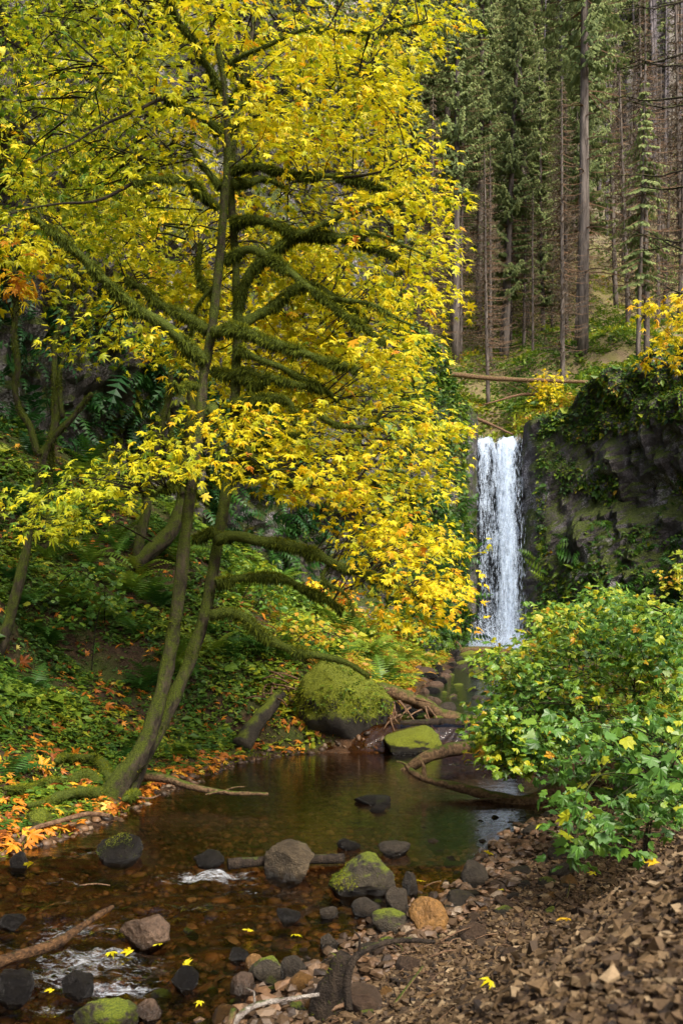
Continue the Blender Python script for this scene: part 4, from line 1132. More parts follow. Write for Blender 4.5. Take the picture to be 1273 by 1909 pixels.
L, R, S, t = sprays(c2, 10, T2.rng, 0.40, (0.15, 0.2), lambda L, g: np.clip(0.5 + 0.35 * (L[:, 1] < YL - 0.9) + g.normal(size=len(L)) * 0.13, 0, 1), 0.4, 0.3, None, 0.1)
T2.crown(L, R, S, t, MAPLE_HI, MAPLE_LO, 'maple_leaf', 40)
T2.twigs(c2)

# ------------------------------------------------------------------ maple with the bent trunk higher on the slope
cb = ground_at(235, 1062)
YC = cb[1]
T3 = Tree('maple_tree', 'dark mossy maple with a bent trunk growing out of the slope', 'tree', cb, seed=6)
k3 = YC / F_PX
for pts_, w0, w1, dy in (([(228, 1070), (262, 1045), (300, 1012), (330, 970), (344, 920), (350, 850), (356, 760), (360, 660), (368, 560), (372, 470)], 34, 10, 0.3),
                     ([(258, 1045), (262, 1000), (272, 950), (278, 900), (300, 800), (318, 720), (325, 640)], 22, 8, -0.3),
                     ([(344, 920), (332, 880), (320, 820), (312, 740), (318, 690)], 16, 6, 0.4)):
    T3.limb('trunk' if w0 > 30 else 'branch', trace(pts_, YC, YC + dy), w0 * k3 / 2, w1 * k3 / 2, 'mossy_bark', 10, 0.35, 900, 0.15, 0.05, 0.4, 0.03)
T3.moss()
c3 = np.concatenate([poly_points([(150, 380), (420, 330), (660, 520), (640, 740), (420, 760), (200, 640)], 190, (YC - 2.0, YC + 3), T3.rng),
                     poly_points([(0, 100), (260, 80), (260, 420), (0, 460)], 90, (YC - 2.0, YC + 1.5), T3.rng)])
L, R, S, t = sprays(c3, 11, T3.rng, 0.6, (0.19, 0.2), lambda L, g: np.clip(0.50 + 0.22 * fbm(L * 0.5, 2) + g.normal(size=len(L)) * 0.13, 0, 1), 0.5, 0.25, None, 0.15)
T3.crown(L, R, S, t, MAPLE_HI, MAPLE_LO, 'maple_leaf', 60, near=0)
T3.twigs(c3[::2], r0=0.016)

# ------------------------------------------------------------------ green bushes on the right bank
def bush(name, label, regs, stems_from, seed, n_each, spread, size, tintf, nind, near, shapes=(BUSH_HI, BUSH_LO), mat='bush_leaf', cat='bush', thick=0.07, nst=10):
    base_ = np.array([stems_from[0], stems_from[1], float(H(np.array([stems_from[0]]), np.array([stems_from[1]]))[0])])
    t_ = Tree(name, label, cat, base_, seed=seed)
    g = t_.rng
    c = np.concatenate([poly_points(p_, n_, y_, g) for p_, n_, y_ in regs])
    gz = H(c[:, 0], c[:, 1])
    c = c[c[:, 2] > gz + 0.12]
    for e in c[g.choice(len(c), nst, replace=False)]:
        st_ = base_ + np.array([g.normal() * 0.35, g.normal() * 0.35, 0])
        st_[2] = float(H(st_[None, 0], st_[None, 1])[0]) - 0.05
        md = st_ * 0.5 + e * 0.5 + np.array([0, 0, 0.25 * np.linalg.norm(e - st_)])
        t_.limb('stem', [st_, md, e], 0.014, 0.006, 'twig', 6, 0.1, 0, 0.2)
    L, R, S, tt = sprays(c, n_each, g, spread, size, tintf, 0.35, 0.4, None, thick)
    t_.crown(L, R, S, tt, shapes[0], shapes[1], mat, nind, near)
    t_.twigs(c[::2], r0=0.008)
    return t_
def bt(mean, sd):
    return lambda L, g: np.clip(mean + 0.55 * fbm(L * 1.3, 3, 4.0) + g.normal(size=len(L)) * sd + (g.random(len(L)) < 0.04) * 0.4, 0, 1)
bush('bush', 'large leafy green bush with yellowing leaves overhanging the pool', [
    ([(985, 1180), (1010, 1130), (1080, 1125), (1110, 1095), (1180, 1110), (1290, 1150), (1290, 1300), (1180, 1400), (1050, 1400), (930, 1420), (895, 1360), (890, 1320), (930, 1290), (905, 1240), (930, 1210)], 560, (11.3, 15.5)),
    ([(890, 1330), (960, 1300), (1050, 1400), (1010, 1440), (960, 1430), (905, 1420)], 90, (11.2, 12.5)),
    ([(1150, 1120), (1300, 1140), (1330, 1380), (1200, 1400)], 120, (10.5, 14))], (4.3, 13.4), 11, 16, 0.27, (0.092, 0.27), bt(0.54, 0.18), 300, 12.6, nst=16)
bush('thimbleberry_bush', 'nearer bush with broad flat green leaves above the gravel bank', [
    ([(1000, 1340), (1100, 1330), (1280, 1340), (1290, 1440), (1200, 1440), (1080, 1400)], 46, (8.6, 10.2)),
    ([(1130, 1470), (1280, 1420), (1290, 1540), (1200, 1560), (1140, 1590), (1060, 1560)], 26, (7.6, 8.8)),
    ([(1040, 1480), (1090, 1470), (1100, 1580), (1050, 1600)], 9, (8.2, 9.0)), ([(1010, 1400), (1280, 1420), (1280, 1520), (1120, 1500)], 34, (8.8, 10.2))], (3.1, 9.2), 12, 9, 0.21, (0.118, 0.28), lambda L, g: np.clip(0.34 + g.normal(size=len(L)) * 0.12 + (g.random(len(L)) < 0.05) * 0.5, 0, 0.8), 150, 30, nst=5)
bush('hanging_vine', 'small yellow-green vine hanging in front of the shaded cliff at right', [
    ([(1235, 1035), (1273, 1030), (1290, 1110), (1240, 1095)], 14, (17, 18.5))], (7.6, 18.5), 13, 7, 0.22, (0.11, 0.2), bt(0.72, 0.1), 20, 30, cat='vine', nst=4)
# yellow maple boughs reaching in at the right edge, and the yellow shrub in the notch above the falls
def yt(m_): return lambda L, g: np.clip(m_ + g.normal(size=len(L)) * 0.1, 0, 1)
bush('vine_maple', 'yellow-leaved vine maple leaning in over the right-hand cliff', [
    ([(1205, 560), (1290, 540), (1320, 640), (1273, 690), (1200, 660)], 34, (24, 26.5)), ([(1290, 400), (1400, 420), (1400, 700), (1290, 690)], 40, (24, 27))], (10.6, 25.5), 14, 9, 0.5, (0.17, 0.2), yt(0.66), 40, 60, (MAPLE_HI, MAPLE_LO), 'maple_leaf', 'tree', 0.12, 8)

# ------------------------------------------------------------------ slope vegetation
r = np.random.default_rng(41)
def slope_points(n, ymax=48, dmin=0.25, bias=1.6, ymin=9.5):
    """points on the left bank that the camera side can see"""
    y = ymin + (ymax - ymin) * r.random(n * 4) ** bias
    pxs = r.uniform(-80, 900, n * 4)
    x = (pxs - CX) / F_PX * y
    d = itp(LEFT, y) - x
    m_ = (d > dmin) & (outside_dist(x, y) < 0.4)
    x, y = x[m_][:n], y[m_][:n]
    return x, y
n = 80000
x, y = slope_points(n); n = len(x)
dn = fbm(np.stack([x, y, 0 * x], -1) * 0.7, 3, 6.0)
k_ = (dn > -0.08) | (r.random(n) < 0.22)
x, y, dn = x[k_], y[k_], dn[k_]; n = len(x)
nr = slope_normal(x, y)
L = np.stack([x, y, H(x, y) + 0.03 + 0.28 * r.random(n) ** 1.5 * np.clip(dn * 1.6 + 0.4, 0.12, 1)], -1)
a = r.uniform(0, 6.28, n)
R = frames(np.stack([np.cos(a), np.sin(a), np.zeros(n)], -1), nr / np.linalg.norm(nr, axis=1)[:, None] * 0.7 + r.normal(size=(n, 3)) * 0.3 + np.array([0, -0.1, 0.5]))
S = (0.060 + 0.0028 * np.maximum(y - 12, 0)) * np.exp(r.normal(size=n) * 0.48)
warm = sstep(-3.5, 1.5, x)
t = np.clip(0.46 + 0.42 * warm + 0.40 * fbm(np.stack([x, y, 0 * x], -1) * 0.9, 3, 8.0) + r.normal(size=n) * 0.14, 0, 1)
o = add('ground_cover', scatter_mesh('ground_cover', [TRI, OVAL, TRI, BUSH_LO[0]], R, S, L, t, M['cover_leaf']), kind='stuff', label='low green leafy plants carpeting the left slope'); o.color = (0, 0, 0, 1)

# moss and short grass near the bank foot
n = 26000
x, y = slope_points(n, 24, -0.05, 1.0); n = len(x)
dl = seg_dist(x, y, LEFT_LINE)
k_ = (r.random(n) < np.exp(-dl / 1.5)) & (fbm(np.stack([x, y, 0 * x], -1) * 1.1, 3, 2.0) > -0.12)
x, y = x[k_], y[k_]; n = len(x)
L = np.stack([x, y, H(x, y)], -1)
ln = r.uniform(0.04, 0.10, n)
yd = r.normal(size=(n, 3)) * 0.6 + slope_normal(x, y) * 0.7 + np.array([0.4, -0.4, -0.3])
o = add('bank_moss', scatter_mesh('bank_moss', [BLADE], frames(yd, r.normal(size=(n, 3))), np.stack([ln * 0.3, ln, ln], -1), L, np.clip(r.normal(0.7, 0.2, n), 0, 1), M['moss']), kind='stuff', label='bright moss and short grass along the left bank'); o.color = (0, 0, 0, 1)

# fallen leaves: 200 single ones that show largest, the rest one mass
def litter(nmax, sampler, size, nind, mean):
    x, y = sampler(nmax); n = len(x)
    L = np.stack([x, y, H(x, y) + 0.035 + 0.03 * r.random(n)], -1)
    nr = slope_normal(x, y); nr /= np.linalg.norm(nr, axis=1)[:, None]
    a = r.uniform(0, 6.28, n)
    R = frames(np.stack([np.cos(a), np.sin(a), np.zeros(n)], -1), nr + r.normal(size=(n, 3)) * 0.38)
    S = size * np.exp(r.normal(size=n) * 0.25)
    t = np.clip(r.normal(mean, 0.2, n), 0, 1)
    q, w = px_of(L)
    order = np.argsort(-np.where((q > 0) & (q < 1273) & (w < 1909), S / y, 0))
    mes = [mesh('fallen_leaf', V * (1, 1, 1.3), F, M['litter_leaf']) for V, F in MAPLE_HI]
    for i in order[:nind]:
        o = add('fallen_leaf', mes[i % 3], ground, L[i], eul(R[i]), float(S[i])); o.color = (t[i], 0, 0, 1)
    rest = order[nind:]
    if len(rest):
        o = add('leaf_litter', scatter_mesh('leaf_litter', MAPLE_LO, R[rest], S[rest], L[rest], t[rest], M['litter_leaf']), ground, kind='stuff'); o.color = (0, 0, 0, 1)
def ls(n):
    x, y = slope_points(n * 3, 26, 0.0, 1.3); d = seg_dist(x, y, LEFT_LINE)
    k_ = r.random(len(x)) < 0.20 + 0.75 * np.exp(-d / 1.7) * sstep(-0.2, 0.25, fbm(np.stack([x, y, 0 * x], -1) * 0.9, 2, 1.0) + 0.15)
    return x[k_][:n], y[k_][:n]
litter(3000, ls, 0.125, 200, 0.47)

# loose yellow leaves on rocks, shallows and gravel, each where the photograph shows one
YL_ = [(905, 1600, 'yellow maple leaf floating at the right edge of the pool'), (925, 1672, 'flat yellow maple leaf on the stones by the water edge'), (862, 1700, 'yellow leaf lying on the gravel behind the orange rock'), (790, 1655, 'yellow leaf propped against the small upright stone'),
       (1063, 1737, 'single orange leaf lying in the middle of the gravel bank'), (916, 1852, 'small yellow leaf low on the gravel bank'), (470, 1750, 'yellow leaf in the brown shallows'), (545, 1755, 'small yellow leaf near the shallow edge'), (207, 1788, 'yellow leaf caught on the lower riffle stones'),
       (305, 1772, 'yellow leaf tucked under the flat-topped brown rock'), (375, 1880, 'bright yellow leaf among stones near the white branch'), (345, 1820, 'yellow leaf behind the dark green wet rock'), (1110, 1640, 'yellow-green leaves at the crest of the gravel bank'), (1220, 1632, 'orange leaf high on the gravel bank at right'), (245, 1790, 'curled yellow leaf on the dark stones by the rapids'),
       (720, 1655, 'yellow leaf beside the yellow-green mossy rock'), (60, 1622, 'yellow leaf at the tip of the bent stick'), (100, 1862, 'yellow leaf awash in the lower rapids')]
lm = [mesh('fallen_leaf', V * (1, 1, 1.4), F, M['maple_leaf']) for V, F in MAPLE_HI]
for i, (a, b, lab) in enumerate(YL_):
    q = place_on(a, b)
    o = solo('fallen_leaf', lm[i % 3], lab, 'leaf', loc=q + np.array([0, 0, 0.055]), rot=(r.normal() * 0.3 + 0.3, r.normal() * 0.3, r.uniform(0, 6)), scale=0.062 if q[1] < 7 else 0.09)
    o.color = ((0.80 if 'orange' in lab else 0.58) + r.normal() * 0.04, 0, 0, 1)

# sword ferns
fm = [mesh('frond', V, F, M['fern']) for V, F in FRONDS]
FERN = [(585, 1130, 'fern', 0.5), (300, 1130, 'g', 0.25), (215, 1010, 'g', 0.5), (165, 1050, 'g', 0.6), (430, 1230, 'g', 0.4), (560, 1000, 'g', 0.9), (480, 960, 'g', 0.95), (660, 1180, 'g', 0.6), (750, 1235, 'g', 0.65), (800, 1245, 'g', 0.6), (720, 1250, 'g', 0.55), (620, 1240, 'g', 0.55),
        (60, 1290, 'g', 0.3), (20, 1450, 'g', 0.25), (230, 1420, 'g', 0.3), (120, 1130, 'g', 0.65), (390, 1180, 'g', 0.35), (700, 1160, 'g', 0.7), (520, 1090, 'g', 0.6), (450, 1010, 'g', 0.9), (100, 900, 'g', 0.3), (170, 880, 'g', 0.4), (250, 870, 'g', 0.35), (40, 960, 'g', 0.15), (60, 850, 'g', 0.15),
        (330, 870, 'g', 0.5), (640, 1100, 'g', 0.6), (830, 1200, 'g', 0.6), (790, 1190, 'g', 0.55), (770, 1130, 'g', 0.4), (560, 1180, 'g', 0.7), (20, 1080, 'g', 0.25), (140, 960, 'g', 0.45), (690, 1225, 'g', 0.6), (350, 1260, 'g', 0.4), (270, 1290, 'g', 0.3), (90, 1200, 'g', 0.35)]
for _k in range(46):
    FERN.append((r.uniform(0, 830), r.uniform(900, 1290), 'g', r.uniform(0.3, 0.8)))
for i, (a, b, _, tt) in enumerate(FERN):
    q = ground_at(a, b)
    s = float(np.clip(0.052 * q[1], 0.65, 1.35)) * r.uniform(0.8, 1.15)
    th = thing('fern', ('dark green' if tt < 0.35 else 'mid green' if tt < 0.6 else 'yellow-green') + ' arching fern ' + ('on the slope by the thin left maple' if a < 200 else 'on the slope behind the big maple stems' if a < 450 else 'on the slope above the mossy boulder' if a < 700 else 'beside the upper creek'), 'fern', q + np.array([0, 0, -0.03]), 'ferns on the left slope', rot=(0, 0, r.uniform(0, 6.28)))
    nf = 8
    for k in range(nf):
        o = bpy.data.objects.new('frond', fm[k % 3]); COL.objects.link(o); o.parent = th
        o.rotation_euler = (r.normal() * 0.15, r.normal() * 0.1, 2 * math.pi * k / nf + r.normal() * 0.2); o.scale = (s * r.uniform(0.75, 1.1),) * 3
        o.color = (float(np.clip(tt + r.normal() * 0.08, 0, 1)), 0, 0, 1)

# hanging ferns and mosses on the cliff
def cliff_cover(n, cond, size, tint, bases, mat, name, label, down=0.8, seed=3, up_=0.4):
    rr = np.random.default_rng(seed)
    p, nr = cliff_samples(n, rr, cond); n = len(p)
    nr = np.where((nr[:, 1] > 0.3)[:, None], -nr, nr)
    out = nr + rr.normal(size=(n, 3)) * 0.5; out[:, 2] -= down
    R = frames(out, np.array([0, 0, 1.0]) * up_ + nr + rr.normal(size=(n, 3)) * 0.3)
    S = size[0] * np.exp(rr.normal(size=n) * size[1])
    t = np.clip(tint[0] + rr.normal(size=n) * tint[1] + 0.25 * fbm(p * 0.4, 2), 0, 1)
    o = add(name, scatter_mesh(name, bases, R, S, p + nr * 0.05, t, M[mat]), kind='stuff', label=label); o.color = (0, 0, 0, 1)
LOWF = [frond(20, 8, 0.7, 0.5), frond(21, 8, 0.9, 0.6)]
cliff_cover(900, lambda c, n_: (c[:, 0] < 1) * (c[:, 2] < valley(c[:, 0], c[:, 1]) + 5.5) * (fbm(c * 0.3, 2) > -0.2), (0.9, 0.25), (0.05, 0.08), LOWF, 'fern', 'hanging_ferns', 'dark ferns hanging under the left cliff overhang', 0.6, 3)
cliff_cover(24000, lambda c, n_: (c[:, 0] > 1.5) * (fbm(c * 0.45, 3, 2.0) > -0.12 + 0.3 * (c[:, 0] > 10) * (c[:, 2] > 5)) * np.where((c[:, 0] > 6.2) & (c[:, 0] < 9.6), 0.0, 1.0), (0.125, 0.5), (0.34, 0.24), [TRI, BUSH_LO[0], OVAL], 'cover_leaf', 'cliff_plants', 'small green plants clinging to the cliffs beside the waterfall', 0.4, 4)
cliff_cover(700, lambda c, n_: ((c[:, 0] > 9.4) * (c[:, 2] < 7 - 0.25 * np.abs(c[:, 0] - 12)) * (c[:, 0] < 19) + (c[:, 0] > 2) * (c[:, 0] < 6.3) * (c[:, 2] < 8)), (0.8, 0.3), (0.35, 0.15), LOWF, 'fern', 'cliff_ferns', 'green ferns covering the lower cliff beside the waterfall', -0.1, 5)
cliff_cover(9000, lambda c, n_: (c[:, 0] < 3) * (fbm(c * np.array([0.5, 0.5, 0.2]), 3, 4.0) > -0.05), (0.16, 0.4), (0.45, 0.25), [BLADE, OVAL], 'moss', 'cliff_moss', 'hanging brown-green moss on the left cliff', 1.4, 6)

cliff_cover(15000, lambda c, n_: (c[:, 0] > 2) * ((c[:, 0] < 6.0) + (c[:, 0] > 9.8)) * (c[:, 2] > 11.2) * (fbm(c * 0.6, 2, 8.0) > -0.15), (0.115, 0.45), (0.45, 0.25), [TRI, OVAL, BLADE], 'cover_leaf', 'rim_brush', 'green and brown brush hanging over the cliff rim', 0.5, 8)
# brush along the rim and on the hillside
n = 58000
y = 49.5 + 55 * r.random(n) ** 2.2; x = (r.uniform(700, 1330, n) - CX) / F_PX * y
k_ = outside_dist(x, y) > 0.2; x, y = x[k_], y[k_]; n = len(x)
d_ = fbm(np.stack([x, y, 0 * x], -1) * 0.35, 3, 2.0)
k_ = d_ > -0.45; x, y, d_ = x[k_], y[k_], d_[k_]; n = len(x)
L = np.stack([x, y, H(x, y) + 0.7 * r.random(n) ** 2 * np.clip(0.4 + d_ * 2, 0.15, 1)], -1)
t = np.clip(0.62 + 0.5 * fbm(np.stack([x, y, 0 * x], -1) * 0.3, 2, 5.0) + r.normal(size=n) * 0.14, 0, 1)
o = add('hillside_undergrowth', scatter_mesh('hillside_undergrowth', [OVAL, TRI], rotmats(n, 0.6, r), 0.22 * np.exp(r.normal(size=n) * 0.35), L, t, M['cover_leaf']), kind='stuff', label='yellow-green brush covering the hillside under the conifers'); o.color = (0, 0, 0, 1)
bush('shrub', 'bright yellow shrub in the notch above the waterfall', [([(985, 745), (1000, 705), (1045, 695), (1050, 735), (1010, 775)], 40, (53.5, 55.5))], (10.6, 54.5), 15, 10, 0.5, (0.22, 0.25), yt(0.6), 20, 10, (MAPLE_LO, MAPLE_LO), 'maple_leaf', 'shrub', 0.3, 5)
bush('shrub', 'green and yellow shrub on the slope left of the fallen log', [([(860, 560), (890, 560), (890, 600), (862, 605)], 22, (76, 79))], (9.4, 77.5), 16, 10, 0.6, (0.3, 0.25), yt(0.25), 10, 10, (MAPLE_LO, MAPLE_LO), 'maple_leaf', 'shrub', 0.3, 4)

# leafy shrubs on the lit part of the left slope
SHR = [(520, 1020, 0.55, 'shrub with pale green leaves on the slope behind the long mossy branch'), (610, 1130, 0.78, 'yellowing shrub on the slope above the mossy boulder'), (690, 1190, 0.66, 'yellow-green shrub right above the big boulder'), (770, 1210, 0.58, 'light green shrub by the upper creek'),
       (820, 1150, 0.70, 'yellow-green shrub at the foot of the left cliff by the falls'), (560, 1230, 0.6, 'low green shrub behind the brown brush heap'), (470, 1130, 0.45, 'green shrub just right of the maple stems'), (720, 1080, 0.85, 'orange-yellow shrub under the maple bough tips'), (640, 1010, 0.62, 'tall green shrub high on the slope behind the maple'), (150, 1150, 0.35, 'dark green shrub on the shaded slope near the thin maple'), (60, 1000, 0.25, 'dark green shrub beneath the left cliff')]
for i, (a, b, tm, lab) in enumerate(SHR):
    q = ground_at(a, b); kq = F_PX / q[1]; w_, h_ = 0.9 * kq, 1.0 * kq
    bush('shrub', lab, [([(a - w_, b - 0.25 * h_), (a - 0.5 * w_, b - h_), (a + 0.4 * w_, b - 1.1 * h_), (a + w_, b - 0.4 * h_), (a + 0.7 * w_, b + 0.1 * h_), (a - 0.6 * w_, b + 0.1 * h_)], 34, (q[1] - 0.7, q[1] + 0.6))], (q[0], q[1]), 60 + i, 13, 0.30, (0.085 + 0.002 * q[1], 0.25), bt(tm + 0.12, 0.13), 8, 60, (BUSH_LO, BUSH_LO), 'bush_leaf' if tm < 0.7 else 'maple_leaf', 'shrub', 0.12, 6)

# ------------------------------------------------------------------ conifers
def conifer_mesh(seed, h, crown0, spread, droop=0.35, dens=1.0, bare=False, tw=1.0, tlen=0.45, nmat_dead=False):
    """trunk, needle crown and dead lower limbs of a conifer of height h"""
    g = np.random.default_rng(seed)
    zt = np.linspace(0, h, 16)
    path = np.stack([0.15 * fbm(np.stack([zt * 0.1, 0 * zt + seed, 0 * zt], -1), 2), 0.15 * fbm(np.stack([zt * 0.1, 0 * zt, 0 * zt + seed], -1), 2), zt], -1)
    r0 = h * 0.0078
    trunk = tube(path, r0 * (1 - zt / h) ** 0.8 + 0.02, 8, 0.12, seed, 2.0)
    nl, limbs = Acc(), Acc()
    z = crown0 * h
    qL, qY, qS, qT, qU = [], [], [], [], []
    zz = 0.12 * h
    while zz < h - 0.4:
        live = zz > crown0 * h
        f = (zz / h - crown0) / (1 - crown0) if live else 0
        ln = spread * ((1 - f) ** 0.75 * (0.55 + 0.45 * min(1, f * 6)) if live else g.uniform(0.35, 0.8))
        for b in range(g.integers(4, 7) if live else g.integers(1, 4)):
            az = g.uniform(0, 6.283); l_b = ln * g.uniform(0.65, 1.15)
            d = np.array([math.cos(az), math.sin(az)])
            s = np.linspace(0, 1, 5)
            dz = -droop * l_b * s ** 1.5 + (0.28 * l_b * s ** 3 if live else 0) + (0.10 * l_b * s)
            pth = np.stack([d[0] * l_b * s, d[1] * l_b * s, zz + dz], -1) + np.append(np.array([np.interp(zz, zt, path[:, 0]), np.interp(zz, zt, path[:, 1])]), 0)
            V, F = tube(pth, np.linspace(0.035, 0.008, 5) * (0.6 + 0.02 * h), 3, cap=False); limbs.put(V, F)
            if (live and not bare) or (bare and nmat_dead):
                nt = int(l_b * (11 * dens if not bare else 7)) + 3
                u = 0.12 + 0.88 * g.random(nt) ** 0.8
                i = np.minimum((u * 4).astype(int), 3); ff = (u * 4 - i)[:, None]
                c = pth[i] * (1 - ff) + pth[i + 1] * ff
                side = np.where(g.random(nt) < 0.5, -1, 1)
                fw = g.uniform(0.3, 1.0, nt)
                yd = np.stack([d[0] * fw - d[1] * side * 0.8, d[1] * fw + d[0] * side * 0.8, -0.5 - 0.9 * g.random(nt)], -1)
                qU.append(np.repeat(np.array([[d[0] * 0.9, d[1] * 0.9, 0.8]]), nt, 0))
                qL.append(c); qY.append(yd); qS.append(tlen * (0.55 + 0.6 * (1 - u)) * g.uniform(0.6, 1.1, nt))
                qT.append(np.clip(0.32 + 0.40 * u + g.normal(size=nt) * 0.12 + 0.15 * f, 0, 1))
        zz += (g.uniform(0.32, 0.55) if live else g.uniform(0.4, 1.0)) / tw
    needles = None
    if qL:
        L = np.concatenate(qL); n = len(L); yd = np.concatenate(qY); S = np.concatenate(qS)
        V = np.array([(0, 0, 0), (0.16, 0.35, -0.02), (0.05, 1, -0.18), (-0.14, 0.45, 0.0), (0.24, 0.75, -0.12), (-0.2, 0.85, -0.14)], float)
        F = np.array([(0, 1, 2), (0, 2, 3), (1, 4, 2), (3, 2, 5)])
        if bare: V = V * (0.22, 1, 1)
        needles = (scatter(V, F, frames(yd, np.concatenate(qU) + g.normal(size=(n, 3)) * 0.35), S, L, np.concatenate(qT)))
    return trunk, limbs, needles
class Conifer:
    def __init__(s, seed, h, crown0, spread, bark='fir_bark', nmat='needles', **kw):
        t, l, nd = conifer_mesh(seed, h, crown0, spread, **kw)
        s.trunk = mesh('trunk', t[0], t[1], M[bark], True)
        s.limbs = l.mesh('dead_branches', M['dead_stick' if bark == 'fir_bark' else bark])
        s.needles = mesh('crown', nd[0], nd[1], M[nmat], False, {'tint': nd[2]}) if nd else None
        s.h = h
    def put(s, name, label, loc, group=None, sc=1.0, rz=0.0):
        th = thing(name, label, 'tree', loc, group, rot=(random.gauss(0, 0.018), random.gauss(0, 0.018), rz), scale=sc)
        for nm, me in (('trunk', s.trunk), ('branches', s.limbs), ('crown', s.needles)):
            if me is None: continue
            o = bpy.data.objects.new(nm, me); COL.objects.link(o); o.parent = th; o.color = (0, 0, 0, 1)
            if nm != 'trunk': o['kind'] = 'stuff'
        return th
def hz(x, y): return float(H(np.array([x]), np.array([y]))[0])
def at_px(px, Y, dz=-0.3):
    x = (px - CX) / F_PX * Y; return np.array([x, Y, hz(x, Y) + dz])
FIR = [Conifer(1, 34, 0.16, 3.4, dens=1.7), Conifer(2, 30, 0.14, 3.2, dens=1.7), Conifer(3, 38, 0.24, 3.6, dens=1.6), Conifer(4, 26, 0.10, 3.0, droop=0.45, dens=1.7), Conifer(5, 32, 0.34, 3.2, dens=1.3)]
BIG = Conifer(9, 44, 0.40, 5.6, droop=0.48, dens=1.1, tw=0.6, tlen=0.55)
HEM = Conifer(10, 17, 0.28, 2.7, droop=0.85, dens=1.5, tw=1.0, tlen=0.38)
BRN = Conifer(11, 24, 0.10, 3.4, bare=True, droop=0.30, nmat='dead_needles', nmat_dead=True)
BRN2 = Conifer(12, 20, 0.08, 1.5, bare=True, droop=0.25, nmat='dead_needles', nmat_dead=True, tw=0.9)
SNAG = [Conifer(13, 26, 0.3, 1.3, bark='snag_bark', bare=True), Conifer(14, 30, 0.35, 1.0, bark='snag_bark', bare=True, tw=0.7)]
BIG.put('conifer', 'tallest fir with a straight bare lower trunk above the right of the falls', at_px(1087, 62), rz=0.4)
BRN.put('conifer', 'dead brown conifer with long bare drooping limbs left of the tallest fir', at_px(1050, 58), sc=0.78)
BRN.put('conifer', 'slender bare-limbed conifer standing at the edge of the notch over the fallen log', at_px(910, 57), sc=0.62, rz=1.5)
HEM.put('conifer', 'dark drooping hemlock near the right edge above the cliff', at_px(1190, 58), sc=1.0, rz=0.7)
BRN.put('conifer', 'thin dark bare conifer beside the drooping hemlock', at_px(1203, 60), sc=0.95, rz=2.7)
FIR[4].put('conifer', 'fir with pale trunk just behind the maple crown', at_px(848, 66), sc=1.0, rz=2.0)
BRN.put('conifer', 'dark thin trunk standing right beside the yellow maple leaves', at_px(800, 60), sc=0.7, rz=4.0)
g = np.random.default_rng(77)
placed = []
tries = 0
while len(placed) < 74 and tries < 6000:
    tries += 1
    Y = 66 + 58 * g.random() ** 1.1; px = g.uniform(705, 1330)
    x = (px - CX) / F_PX * Y
    if px > 1085 and (Y < 96 or g.random() < 0.93): continue
    if any((x - a) ** 2 + (Y - b) ** 2 < (3.6 if Y > 80 else 2.8) ** 2 for a, b in placed): continue
    placed.append((x, Y))
    if Y < 82 and g.random() < 0.4:
        BRN2.put('conifer', 'thin brown leafless conifer among the hillside trunks', (x, Y, hz(x, Y) - 0.3), 'brown leafless conifers', g.uniform(0.55, 0.9), g.uniform(0, 6))
    else:
        FIR[g.integers(0, 5)].put('conifer', 'tall green fir ' + ('low' if Y < 80 else 'halfway up' if Y < 100 else 'high') + ' on the hillside ' + ('beside the maple crown' if px < 870 else 'above the waterfall' if px < 1010 else 'around the tallest fir' if px < 1150 else 'at the right edge'), (x, Y, hz(x, Y) - 0.3), 'green firs on the hillside', g.uniform(0.8, 1.15), g.uniform(0, 6))
for k in range(26):
    Y = g.uniform(63, 98); px = g.uniform(860, 1300) if k % 2 else g.uniform(1090, 1300); x = (px - CX) / F_PX * Y
    BRN2.put('conifer', 'thin brown leafless conifer ' + ('above the waterfall' if px < 1010 else 'near the tallest fir' if px < 1140 else 'on the open slope at the right edge'), (x, Y, hz(x, Y) - 0.3), 'brown leafless conifers', g.uniform(0.5, 0.85) if px < 1080 else g.uniform(0.7, 1.4), g.uniform(0, 6))
for k in range(110):
    Y = g.uniform(92, 150); px = g.uniform(1000, 1330); x = (px - CX) / F_PX * Y
    SNAG[k % 2].put('snag', 'bare grey tree trunk high on the far hillside', (x, Y, hz(x, Y) - 0.3), 'bare grey trunks on the far hillside', g.uniform(0.7, 1.15), g.uniform(0, 6))
for k in range(14):   # firs that close the hillside beyond the frame
    Y = g.uniform(62, 110); x = g.uniform(-28, 2)
    FIR[g.integers(0, 5)].put('conifer', 'green fir on the hillside hidden behind the yellow maple crown', (x, Y, hz(x, Y) - 0.3), 'green firs on the hillside', g.uniform(0.8, 1.15), g.uniform(0, 6))
